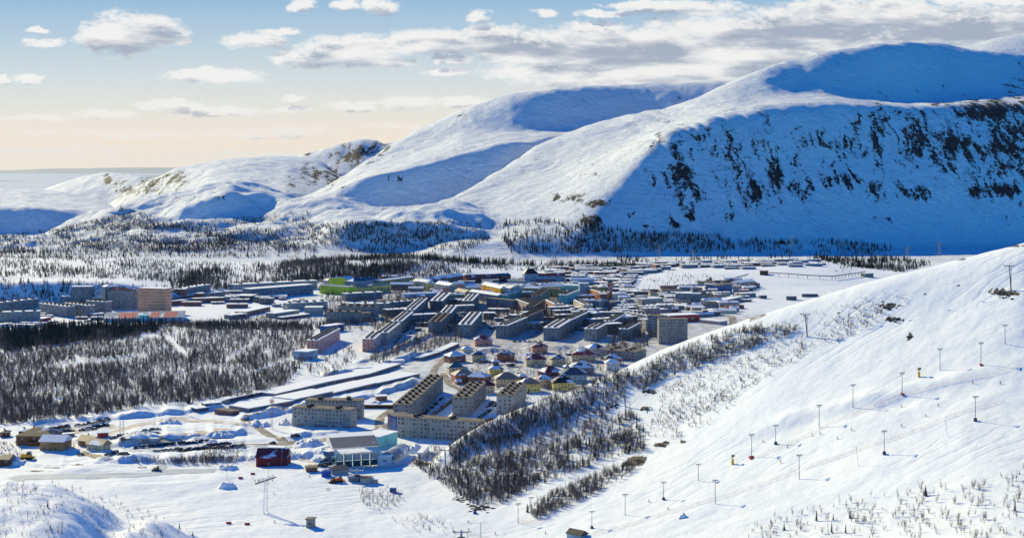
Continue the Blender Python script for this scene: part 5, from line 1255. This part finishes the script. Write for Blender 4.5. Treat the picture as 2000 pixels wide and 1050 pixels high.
for i, (k, f, s) in enumerate([(3,.74,1),(3,.42,-1),(3,.58,1),(3,.28,-1),(3,.15,1),(1,.5,1),(2,.5,-1)]):
    a, b = tops[k], tops[k+1]; q = a.lerp(b, f)+Vector((s*2.8*math.cos(.35), -s*2.8*math.sin(.35), -.1-4*f*(1-f)*2.2))
    if chair is None:
        chair = thing('lift_chair', '', 'lift chair', q, -.5); 
        link('hanger', MB().tube((0,0,0),(0,.3,-2.0),.05,k=4).tube((-.9,.3,-2.0),(.9,.3,-2.0),.05,k=4).mesh('hanger', steelM), chair)
        link('seat', MB().box(-.9,.9,-.2,.35,-3.1,-3.0).mesh('seat', blackM), chair); link('backrest', MB().box(-.9,.9,.35,.42,-3.1,-2.4).mesh('backrest', blackM), chair)
        c = chair
    else: c = copytree(chair, q)
    c['label'] = 'empty chair hanging from the lift cable, '+ch_lab[i] if i != 2 else 'lift chair hanging halfway between the two upper towers'; c['group'] = 'chairs hanging from the lift cable'
# lower lift stations
def bullwheel(u, v, label, cabin):
    p = at(u, v); t = thing('lift_station', label, 'lift station', p, .1)
    link('column', MB().box(-.6,.6,-.6,.6,-1,6.2).mesh('column', greyP), t)
    link('deck', MB().box(-4.2,4.2,-.8,.8,6.21,6.6).box(-4.6,-3.4,-.6,.6,6.61,7.4).box(-.6,.6,-.5,.5,6.61,7.4).mesh('deck', greyP), t, kind='stuff')
    link('wheel', cyl((0,0,3.3),(0,0,3.6),2.2,k=14).mesh('wheel', blackM), t)
    for s in (-3.4, 3.4): link('strut', cyl((s,0,-.5),(s,0,6.3),.10,k=5).mesh('strut', steelM), t)
    if cabin: 
        c = link('cabin', MB().box(-7.6,-3.8,-3,.2,-1,3.4).mesh('cabin', mat('blue_cabin', (.04,.20,.42), .5)), t)
bullwheel(901, 1062, 'lift station with a wheel, a deck and a blue cabin at the bottom edge', True)
bullwheel(697, 938, 'small lift station with a wheel beside the dark roofed hut', False)
p = at(939,1056); t = thing('drag_lift_pole', 'tall pole with a long level crossbar beside the blue cabin station', 'pole', p, .05)
link('pole', cyl((0,0,-1),(0,0,10.0),.16).mesh('pole', steelM), t); link('crossbar', cyl((-5.5,0,9.7),(4,0,9.7),.06,k=4).mesh('crossbar', steelM), t)
for u, v, vt, lab in [(1677,909,872,'thin leaning pole by the safety net in the middle of the slope'),(1851,852,820,'thin leaning pole near the dark footed mast')]:
    p = at(u, v); t = thing('thin_pole', lab, 'pole', p); h = height_from(p, vt); link('pole', cyl((0,0,-.5),(-1.2,0,h),.07,k=5).mesh('pole', steelM), t); link('crossbar', cyl((-1.8,0,h-.2),(-.6,0,h-.2),.06,k=4).mesh('crossbar', steelM), t)
# snow guns
gun = None
for u, v, lab in [(1795,736,'yellow padded snow gun high on the piste'),(1431,906,'yellow padded snow gun beside the big red mat')]:
    p = at(u, v)
    if gun is None:
        gun = thing('snow_gun', lab, 'snow gun', p, 0, 'yellow snow guns'); link('pad', cyl((0,0,-.3),(0,0,2.6),.65,.6,10).mesh('pad', yelM), gun)
        link('neck', cyl((0,0,2.6),(0,0,3.6),.18).mesh('neck', blackM), gun); link('barrel', MB().tube((-.5,-.2,4.0),(.9,.3,4.3),.7,.55,10).mesh('barrel', mat('dark_yellow', (.28,.18,.03), .5)), gun)
        for o in gun.children: o.scale = (1.1,)*3
    else: copytree(gun, p, label=lab)
# lattice masts
def lattice(label, u, v, vt, w, m_, name='lattice_mast', cat='mast', top=True, arm=None, group=None, cell=None):
    p = at(u, v); h = height_from(p, vt); t = thing(name, label, cat, p, .2, group); w2 = w*.55; r_ = w*.045
    n = max(4, int(h/(cell or w*1.3))); a = MB()
    cs = [(-1,-1),(1,-1),(1,1),(-1,1)]
    for x, y in cs: a.tube((x*w/2,y*w/2,-.5),(x*w2/2,y*w2/2,h),r_*1.4,k=4)
    link('legs', a.mesh('legs', m_), t, kind='stuff'); b = MB()
    for i in range(n):
        z0, z1 = h*i/n, h*(i+1)/n; s0 = w/2+(w2-w)/2*i/n; s1 = w/2+(w2-w)/2*(i+1)/n
        for k in range(4):
            c0, c1 = cs[k], cs[(k+1)%4]
            if i % 2: c0, c1 = c1, c0
            b.tube((c0[0]*s0,c0[1]*s0,z0),(c1[0]*s1,c1[1]*s1,z1),r_,k=3)
    link('bracing', b.mesh('bracing', m_), t, kind='stuff')
    if arm:
        c = MB()
        for z, L_ in arm: c.box(-L_,L_,-.2,.2,h*z-.2,h*z+.15)
        link('crossarm', c.mesh('crossarm', m_), t)
    return t, h
t, h = lattice('white lattice mast with a sloping arm and cabin on top, on the valley floor', 519,1001,938,2.6,whiteP)
link('top_arm', MB().tube((-6,0,h-1.6),(6,0,h+1.8),.35,k=6).mesh('top_arm', blackM), t)
m = MB(); rr = random.Random(3)
for i in range(12): x = -4.5+i*.8; m.box(x, x+.35, -.3, .3, h+.3+x*.25, h+1.6+x*.25+rr.random())
link('headgear', m.mesh('headgear', greyP), t, kind='stuff')
t, h = lattice('tall red lattice mast with antennas beside the pale grey blocks', 531,838,780,1.6,redM)
m = MB()
for k in range(5): m.box(-1.6+k*.75, -1.3+k*.75, -.3, .3, h-3.0, h+.6+(k%2))
m.box(-1.9,1.9,-.15,.15,h-1.4,h-1.1); link('antennas', m.mesh('antennas', redM), t, kind='stuff')
for i, (u, v, vt, lab) in enumerate([(357,806,757,'grey lattice mast at the upper edge of the car parks'),(241,866,821,'dark lattice mast between the parked cars by the chalets'),(235,872,822,'second dark mast right beside the first in the car park')]): lattice(lab, u, v, vt, 1.3, steelM)
for i, (u, v, vt) in enumerate([(1083,505,482),(1288,505,478),(1546,500,460),(1835,500,472),(1645,498,470),(1354,515,488),(360,512,480),(905,495,472),(1772,505,480)]):
    lattice(['far power pylon at the foot of the mountain, left of the industrial sheds','far power pylon before the shaded birch patch','tallest far power pylon, under the dark rock band','far power pylon above the crest of the ski hill','far power pylon left of the dark far wood','far pylon behind the long sheds','far pylon on the sunlit plain above the left wood','far pylon on the knoll by the ravine road','far pylon in the shade near the right'][i], u, v, vt, 5.0, steelM, 'power_pylon', 'pylon', arm=((.95,6),(.8,9)), group='far power pylons', cell=7)
for i, (u, v, vt, lab) in enumerate([(661,858,804,'slender white pole before the pale grey blocks'),(598,862,832,'street lamp at the road below the pale blocks'),(442,882,846,'street lamp by the row of parked cars'),(478,876,850,'street lamp right of the parked row'),(387,872,846,'short post left of the parked cars'),(443,935,910,'thin pole at the near end of the valley floor'),(434,924,905,'thin pole behind another at the valley floor'),(524,946,905,'wooden post beside the white lattice mast'),(568,880,845,'street lamp at the bend above the green cabin'),(302,836,812,'lamp post by the upper snow bank'),(420,788,770,'lamp post beside the garage shed'),(410,806,776,'leaning post above the brown shed'),(550,912,880,'post beside the maroon barn'),(1173,640,610,'chimney post in the middle of town')]):
    p = at(u, v); h = height_from(p, vt); t = thing('lamp_post', lab, 'pole', p); link('pole', cyl((0,0,-.5),(0,0,h),.12,.08,6).mesh('pole', steelM), t); link('head', MB().box(-.1,1.0,-.15,.15,h-.1,h+.12).mesh('head', greyP), t)
# conveyor trestle to the plateau
def trestle(label, pts, h):
    p0 = at(*pts[0]); t = thing('pipe_bridge', label, 'pipeline', p0); W_ = [at(u, v) for u, v in pts]
    m = MB(); 
    for a, b in zip(W_, W_[1:]): m.tube(a-p0+Vector((0,0,h)), b-p0+Vector((0,0,h)), .9, k=6)
    link('pipe', m.mesh('pipe', wallmat('grey')), t)
    for a, b in zip(W_, W_[1:]):
        n = max(1, int((b-a).length/14))
        for i in range(n): q = a.lerp(b, i/n)-p0; link('support', MESHC.setdefault('sup', MB().box(-.35,.35,-.35,.35,-3,h-.8).mesh('support', wallmat('darkgrey'))), t, loc=q)
trestle('raised heating pipe crossing the snowfield towards the mountain foot', [(1502,539),(1540,541),(1577,544),(1625,546),(1670,540),(1690,537)], 6)
trestle('raised heating pipe beside the football field', [(1410,556),(1435,549),(1462,542)], 6)
# ------------------------------------------------------------------ fences
def fence(label, pts, hgt, m_, step=4.0, strands=(.35,.7,1.05,1.4), name='safety_net', r_=.022, post=.05, cat='fence', pm=None):
    W_ = [at(u, v) for u, v in pts]; p0 = W_[0]; t = thing(name, label, cat, p0); seq = []
    for a, b in zip(W_, W_[1:]):
        n = max(1, int((b-a).length/step)); seq += [a.lerp(b, i/n) for i in range(n)]
    seq.append(W_[-1]); xs = np.array([p.x for p in seq]); ys = np.array([p.y for p in seq]); zs = zat(xs, ys); seq = [Vector(q)-p0 for q in zip(xs, ys, zs)]
    pm_ = MB().tube((0,0,-.3),(0,0,hgt),post,k=4).mesh('post', pm or greyP)
    for i, q in enumerate(seq):
        if i < 250: link('post', pm_, t, loc=q)
    m = MB()
    for a, b in zip(seq, seq[1:]):
        for z in strands: m.tube(a+Vector((0,0,z)), b+Vector((0,0,z)), r_, k=3)
        for k in range(4): q = a.lerp(b, (k+.5)/4); m.tube(q+Vector((0,0,.1)), q+Vector((0,0,hgt-.1)), r_*.8, k=3)
    link('netting', m.mesh('netting', m_), t, kind='stuff'); return t
fence('long faded safety net across the middle of the piste', [(1160,1045),(1300,1003),(1400,975),(1500,943),(1570,915),(1680,880),(1800,838),(1880,806),(1960,785)], 1.7, pinkM)
fence('faded safety net high on the piste below the masts', [(1480,893),(1540,868),(1600,838),(1680,806),(1762,772),(1840,752),(1930,735),(2010,712)], 1.6, pinkM)
fence('orange safety net at the bottom of the tree strip', [(1012,1020),(1030,1022),(1048,1019),(1065,1016)], 1.8, orM, 2.5)
fence('short pink net on the valley floor beside a post', [(818,1005),(824,1010),(832,1015),(840,1020)], 2.2, pinkM, 2.0)
fence('pinkish net running from the blue cabin station', [(905,1040),(935,1048),(960,1055)], 1.8, pinkM, 2.5)
fence('dark red railing along the front of the sports hall', [(640,921),(700,919),(760,915),(800,905),(822,893)], 1.5, mat('red_rail', (.30,.05,.05), .7), 3.0, (.4,.8,1.2,1.45), 'railing', .05)
for i, (u, v, lab) in enumerate([(470,934,'red marker box left of the white lattice mast'),(494,926,'red marker box farther up behind the mast'),(447,1022,'red and white slalom panel on the valley floor'),(483,1024,'second red and white panel right of the first')]):
    p = at(u, v); t = thing('marker_panel', lab, 'marker', p, .1); link('panel', MB().box(-1.4,1.4,-.3,.3,0,1.2).mesh('panel', redM), t); link('post', MB().box(-1.6,-1.42,-.1,.1,-.3,1.6).mesh('post', whiteP), t)
# ------------------------------------------------------------------ snow heaps
def heap(label, u, v, wpx, h, seed, name='snow_heap'):
    p = at(u, v); L = wpx*p.y/F; m = MB(); n = 14; k = 12; rr = np.random.RandomState(seed)
    for i in range(n+1):
        for j in range(k+1):
            x = (i/n-.5)*L*1.25; y = (j/k-.5)*L*.8; r_ = (x/(L*.62))**2+(y/(L*.4))**2
            z = h*max(0, 1-r_)**.6*(.7+1.15*float(fbm(np.array([x/1.9+seed]), np.array([y/1.7]), seed, 4)[0]))-.4
            m.v.append((x, y, z))
    for i in range(n):
        for j in range(k): a = i*(k+1)+j; m.f.append((a, a+k+1, a+k+2, a+1)); m.m.append(0)
    t = thing(name, label, 'snow heap', p, 0, 'heaps of cleared snow', m.mesh(name, snowM)); t.data.polygons.foreach_set('use_smooth', [True]*len(t.data.polygons))
HP = [(372+72,951,30,4,'lone snow heap on the valley floor'),(675,948-20,0,0,''),(605,868,50,5,'snow heap behind the sports hall road'),(640,884,40,4,'snow heap beside the hall car park'),(575,893,34,4,'snow heap right of the green cabin'),(445,915,34,4,'snow heap left of the maroon barn'),(520,896,30,3,'snow heap above the maroon barn'),(30,905,44,4,'snow heap at the yellow machine'),(330,826,44,4,'snow heap at the upper car park'),(430,850,40,4,'snow heap in the bend of the road'),(560,828,36,4,'snow heap below the red mast'),(700,860,60,5,'snow bank before the pale blocks'),(735,795,40,5,'snow heap by the narrow painted end wall'),(590,930,0,0,''),(1335,1008,18,2,'small snow heap on the lower piste'),(1248-20,1010,0,0,''),(800,880,46,5,'snow bank above the hangar'),(650,830-90,0,0,''),(880,780,40,4,'snow heap in the shaded courtyard'),(960,800,36,3,'snow heap in the right hand courtyard'),(500,830,50,4,'long snow bank beside the side road'),(275,850,60,3,'snow bank between the two car parks'),(390,862,60,3,'snow bank behind the parked row'),(620,900,20,3,'snow heap at the hall ramp')]
for i, (u, v, w_, h, lab) in enumerate(HP):
    if w_: heap(lab, u, v, w_, h, i+40)
# ------------------------------------------------------------------ cars
def car_mesh(paint, van=False):
    m = MB(); H_ = 1.0 if not van else 1.1
    def pr(prof, y0, y1, mi):
        n = len(prof); a = len(m.v); m.v += [(x, y0, z) for x, z in prof]+[(x, y1, z) for x, z in prof]
        m.f.append(tuple(range(a, a+n))); m.m.append(mi); m.f.append(tuple(range(a+2*n-1, a+n-1, -1))); m.m.append(mi)
        for i in range(n): j = (i+1) % n; m.f.append((a+j, a+i, a+n+i, a+n+j)); m.m.append(mi)
    pr([(-2.15,.3),(2.15,.3),(2.2,.62),(2.05,.86),(.95,.95),(-1.9,.98),(-2.2,.7)], -.86, .86, 0)
    if van: pr([(-2.1,.99),(1.3,.96),(.85,1.75),(-1.95,1.85)], -.80, .80, 1); pr([(-1.9,1.86),(.8,1.76),(.7,1.9),(-1.8,1.98)], -.76, .76, 0)
    else: pr([(-1.7,.985),(.95,.955),(.35,1.38),(-1.2,1.42)], -.74, .74, 1); pr([(-1.15,1.425),(.3,1.385),(.2,1.47),(-1.05,1.49)], -.68, .68, 2)
    for x in (-1.35, 1.35):
        for y in (-.88, .70): m.tube((x,y,.33),(x,y+.18,.33),.33,k=8,mi=3)
    return m.mesh('parked_car', [paint, glassM, paint if R.random() < .75 else snowM, blackM])
CP = [('black',(.015,.015,.017)),('dark blue',(.015,.025,.07)),('dark grey',(.05,.052,.056)),('silver',(.35,.36,.37)),('white',(.65,.66,.67)),('red',(.32,.02,.02)),('dark green',(.02,.05,.035))]
CM = [(n, car_mesh(mat('car_paint_'+n.replace(' ', '_'), c, .25, metal=.2, spec=.6), k)) for n, c in CP for k in (False, True)]
def cars(where, group, rows, seed):
    rr = random.Random(seed)
    for (u1, v1), (u2, v2), n, rz in rows:
        for i in range(n):
            f = (i+.5)/n+rr.uniform(-.015, .015); u = u1+(u2-u1)*f; v = v1+(v2-v1)*f; p = at(u, v)
            cn, me = rr.choice(CM[:6]) if rr.random() < .72 else rr.choice(CM)
            t = thing('parked_car', cn+' car parked '+where, 'car', p+Vector((0,0,.12)), rz+rr.gauss(0,.12)+(math.pi if rr.random() < .4 else 0), group, me); t.scale = (1.12,)*3
cars('in the packed upper car park behind the timber lodge', 'cars in the upper car park', [((88,841),(134,833),9,.9),((103,845),(142,842),7,.7),((145,833),(214,822),6,.7),((163,838),(212,831),8,1.0),((155,841),(190,838),4,.4),((190,823),(214,819),3,.3)], 1)
cars('on the terrace right of the red stall', 'cars on the terrace by the red stall', [((215,857),(262,847),6,.3),((235,860),(262,856),2,.2),((262,846),(315,838),4,.5),((272,852),(312,848),5,.3)], 2)
cars('in the long row along the road in the valley', 'cars in the long roadside row', [((262,876),(400,862),15,1.2),((362,867),(410,862),6,1.4),((300,882),(360,878),6,.2),((358,880),(476,872),15,.9),((398,873),(450,867),7,.3)], 3)
cars('beside the glazed sports hall', 'cars beside the sports hall', [((624,911),(645,896),7,.1),((636,912),(652,900),6,.1),((640,891),(652,884),3,.4)], 4)
cars('near the chalets at the lower ramp', 'cars by the chalet ramp', [((208,890),(228,884),4,.2),((155,890),(160,888),1,.1),((232,889),(250,888),3,.3),((32,864),(42,862),1,.3)], 5)
cars('in the shaded courtyard behind the long pale block', 'cars in the left courtyard', [((840,815),(888,780),12,.75),((826,812),(868,776),9,.75)], 6)
cars('in the courtyard between the two right hand blocks', 'cars in the right courtyard', [((935,818),(976,788),10,.75),((950,800),(965,785),4,.75)], 7)
cars('on the open road below the pale grey blocks', 'cars on the valley road', [((530,866),(535,866),1,.1),((570,854),(585,852),2,.2),((690,856),(650,860),3,.2),((745,842),(700,856),3,.4)], 8)
cars('in the streets of the panel block quarter', 'cars in the block quarter', [((770,672),(800,640),8,.9),((800,655),(835,612),8,.9),((895,655),(910,640),4,.9),((1000,668),(1060,668),6,.1),((955,612),(995,612),5,.2),((1080,622),(1110,614),4,.2)], 9)
cars('on the streets right of the town centre', 'cars right of the centre', [((1290,607),(1400,615),12,.1),((1230,600),(1290,590),6,.2),((220,628),(360,632),10,.1),((90,636),(180,628),10,.3)], 10)
# yellow groomer and tracked machines
def groomer(label, u, v, m_, rz, s=1.0):
    p = at(u, v); t = thing('snow_groomer', label, 'snow groomer', p, rz); t.scale = (s,)*3
    link('body', MB().box(-2.6,2.0,-1.3,1.3,1.0,2.1).box(-2.4,-.2,-1.2,1.2,2.11,2.6).mesh('body', m_), t); link('cab', MB().box(0,1.8,-1.1,1.1,2.11,3.4).mesh('cab', glassM), t)
    for y in (-1.9, 1.1): link('track', MB().box(-2.8,2.4,y,y+.8,0,.98).mesh('track', blackM), t)
    link('blade', MB().box(2.9,3.2,-2.4,2.4,.1,1.3).mesh('blade', m_), t); link('tiller', MB().box(-4.0,-3.0,-2.3,2.3,.1,.9).mesh('tiller', blackM), t)
groomer('yellow snow groomer beside the crowd near the left edge', 53,896,yelM,.15,1.5)
groomer('orange tracked machine below the ticket hut', 662,940,mat('orange_paint',(.6,.16,.03),.5),.4)
groomer('small dark orange machine left of the orange one', 651,941,mat('rusty_paint',(.35,.12,.04),.6),1.2,.8)
groomer('small grader on the snow path', 306,918,mat('tan_paint',(.40,.24,.12),.6),.2,.8)
# ------------------------------------------------------------------ people (one skinned body each)
def person_mesh(name, J, E, Rd, mats_):
    me = bpy.data.meshes.new(name); me.from_pydata(J, E, []); o = bpy.data.objects.new(name, me); col.objects.link(o)
    md = o.modifiers.new('skin', 'SKIN'); sv = me.skin_vertices[0].data
    for i, r_ in enumerate(Rd): sv[i].radius = (r_, r_*.85)
    sv[0].use_root = True
    sb = o.modifiers.new('sub', 'SUBSURF'); sb.levels = 1; sb.render_levels = 1
    dg = bpy.context.evaluated_depsgraph_get(); ev = o.evaluated_get(dg); m2 = bpy.data.meshes.new_from_object(ev); m2.name = name
    bpy.data.objects.remove(o); bpy.data.meshes.remove(me)
    for m_ in mats_: m2.materials.append(m_)
    for p in m2.polygons:
        c = p.center; z = c.z
        p.material_index = 2 if z > 1.60 else (1 if z < .86 else 0); p.use_smooth = True
    return m2
def pose(bend=0.0, step=.12, arm=.15, ski=False):
    hip = Vector((0,0,.92-bend*.25)); ch = hip+Vector((bend*.35,0,.46-bend*.1)); nk = ch+Vector((bend*.08,0,.13)); hd = nk+Vector((bend*.06,0,.13)); tp = hd+Vector((0.01,0,.12))
    J = [hip, hip+Vector((bend*.15,0,.2)), ch, nk, hd, tp]; E = [(0,1),(1,2),(2,3),(3,4),(4,5)]; Rd = [.14,.135,.16,.06,.10,.075]
    for s in (-1, 1):
        n = len(J); J += [hip+Vector((0,s*.10,-.06)), Vector((bend*.25+s*step*.5, s*.12, .48-bend*.05)), Vector((s*step, s*.13, .09)), Vector((s*step+.14, s*.14, .05))]; E += [(0,n),(n,n+1),(n+1,n+2),(n+2,n+3)]; Rd += [.10,.075,.055,.05]
        n = len(J); J += [ch+Vector((0,s*.19,.02)), ch+Vector((arm*.4,s*.26,-.26)), ch+Vector((arm+.12,s*.24,-.42)), ch+Vector((arm+.2,s*.23,-.46))]; E += [(2,n),(n,n+1),(n+1,n+2),(n+2,n+3)]; Rd += [.075,.055,.04,.04]
    return [tuple(j) for j in J], E, Rd
skin = mat('face_skin', (.45,.28,.20), .6); JC = [('black',(.02,.02,.025)),('red',(.5,.03,.03)),('blue',(.03,.10,.40)),('dark blue',(.02,.03,.10)),('green',(.03,.22,.08)),('orange',(.6,.18,.02)),('grey',(.2,.2,.22))]
tr = mat('dark_trousers', (.025,.027,.035), .9); hat = mat('dark_hat', (.04,.04,.05), .9)
PM = {}
for cn, c in JC:
    for nm, a in (('standing', dict(bend=0, step=.05, arm=.05)), ('walking', dict(bend=.05, step=.22, arm=.15)), ('skiing', dict(bend=.55, step=.06, arm=.3))): 
        if nm == 'skiing' and cn in ('grey','green'): continue
        PM[(cn, nm)] = person_mesh('person', *pose(**a), [mat('jacket_'+cn.replace(' ','_'), c, .8), tr, hat])
skiM = MB().box(-.85,.85,.07,.17,0,.04).box(-.85,.85,-.17,-.07,0,.04).mesh('skis', redM); poleM = MB().tube((.35,.3,1.1),(-.3,.5,.0),.02,k=4).tube((.35,-.3,1.1),(-.3,-.5,.0),.02,k=4).mesh('ski_poles', blackM)
def person(u, v, cn, act, label, group=None, rz=None):
    p = at(u, v); t = thing('person', label, 'person', p, rz if rz is not None else R.uniform(0,6.28), group, PM[(cn, act)]); t.scale = (1.1,)*3
    if act == 'skiing': link('skis', skiM, t); link('ski_poles', poleM, t)
    return t
SK = [(1761,795,'below the red footed mast'),(1833,793,'high on the piste right of the others'),(1809,813,'in the middle of the upper piste'),(1762,833,'above the safety net'),(1664,840,'right of a pair, below a mast'),(1587,851,'left one of a pair on the piste'),(1602,848,'right one of a pair on the piste'),(1491,863,'left of the blue footed mast'),(1538,873,'right of the blue footed mast'),(1306,995,'low on the piste'),(1506,1020,'alone above the corner birches'),(1954,749,'nearest the right edge'),(1636,857,'small one below the pair'),(1525,903,'by the lower edge of the piste'),(227,970,'alone on the wide valley floor'),(643,957,'right one crossing the valley floor below the hall'),(639,957,'left one crossing the valley floor below the hall'),(605,931,'near the bright blue tent'),(536,965,'small one behind the white lattice mast'),(537,1020,'at the foot of the white lattice mast'),(915,1020,'above the blue cabin station'),(757,951,'beside the tiny blue cabin'),(773,963,'just right of the tiny blue cabin'),(1900,748,'by the upper net'),(1268,980,'by the blue footed mast low down'),(968,1043,'right of the crossbar pole'),(1066,1042,'near the bottom edge'),(916,1036,'beside the blue cabin')]
for i, (u, v, w_) in enumerate(SK):
    cn = ['black','red','blue','black','orange','dark blue'][i % 6]; person(u, v, cn, 'skiing', 'skier in a '+cn+' jacket '+w_, 'skiers on the slopes', R.uniform(2.4,4.2))
rr = random.Random(9)
for reg, n, wh in (([(0,862),(46,868),(48,880),(40,886),(0,886)], 46, 'in the crowd left of the timber lodge'), ([(125,866),(146,866),(146,878),(128,878)], 13, 'between the timber lodge and the chalets'), ([(0,886),(48,888),(46,893),(10,893)], 16, 'beside the yellow snow groomer'), ([(488,934),(545,938),(545,944),(500,944)], 6, 'near the white lattice mast')):
    k = 0
    while k < n:
        u = rr.uniform(0, 560); v = rr.uniform(860, 950)
        if not inpoly(u, v, reg): continue
        cn, act = rr.choice(JC)[0], rr.choice(('standing','walking')); k += 1
        person(u, v, cn, act, 'person in a '+cn+' jacket '+act+' '+wh, 'people '+wh)
# stones showing on the ski hill
stM = mat('bare_rock', (.055,.05,.045), .95, var=.3, vscale=1.0, bump=.1, bscale=2)
def rocks(label, u, v, w_, n, seed):
    rr = random.Random(seed); p0 = at(u, v)
    m = MB()
    for i in range(n):
        p = at(u+rr.gauss(0, w_*.4), v+rr.gauss(0, w_*.13))-p0; s = rr.uniform(.3, 1.3); a = len(m.v)
        bm_ = bmesh.new(); bmesh.ops.create_icosphere(bm_, subdivisions=1, radius=s)
        for q in bm_.verts: m.v.append((p.x+q.co.x*rr.uniform(.9,1.7), p.y+q.co.y*rr.uniform(.7,1.2), p.z+q.co.z*.45*rr.uniform(.7,1.2)))
        for f_ in bm_.faces: m.f.append(tuple(a+q.index for q in f_.verts)); m.m.append(0)
        bm_.free()
    link('rock_outcrop', m.mesh('rock_outcrop', stM), loc=p0, kind='stuff', label=label)
for i, (u, v, w_, n) in enumerate([(1735,598,26,22),(1748,624,22,22),(1777,657,7,10),(1962,574,30,30),(1250,899,14,26),(1228,905,12,16),(1292,868,13,12),(1334,862,6,5),(1270,765,16,20),(1262,798,12,16),(940,992,30,60),(905,975,24,30),(862,934,12,12),(825,903,30,30),(1010,850,14,10),(1035,762+60,20,14),(1200,792,24,20),(1300,862,8,5),(1150,800,40,14)]):
    rocks('dark bare rocks breaking through the snow', u, v, w_, n, 60+i)
# ------------------------------------------------------------------ winter air
hm = bpy.data.materials.new('haze'); hm.use_nodes = True
ht = hm.node_tree; ht.nodes.clear(); ho = ht.nodes.new('ShaderNodeOutputMaterial'); pv = ht.nodes.new('ShaderNodeVolumePrincipled')
pv.inputs['Color'].default_value = (0.62, 0.80, 1.0, 1); pv.inputs['Density'].default_value = 3.2e-6; pv.inputs['Anisotropy'].default_value = 0.25
ht.links.new(pv.outputs[0], ho.inputs['Volume'])
hb = MB().box(-95000, 75000, -3000, 115000, -160, 1100)
link('haze', hb.mesh('haze', hm), kind='stuff', label='thin cold haze lying over the whole valley')
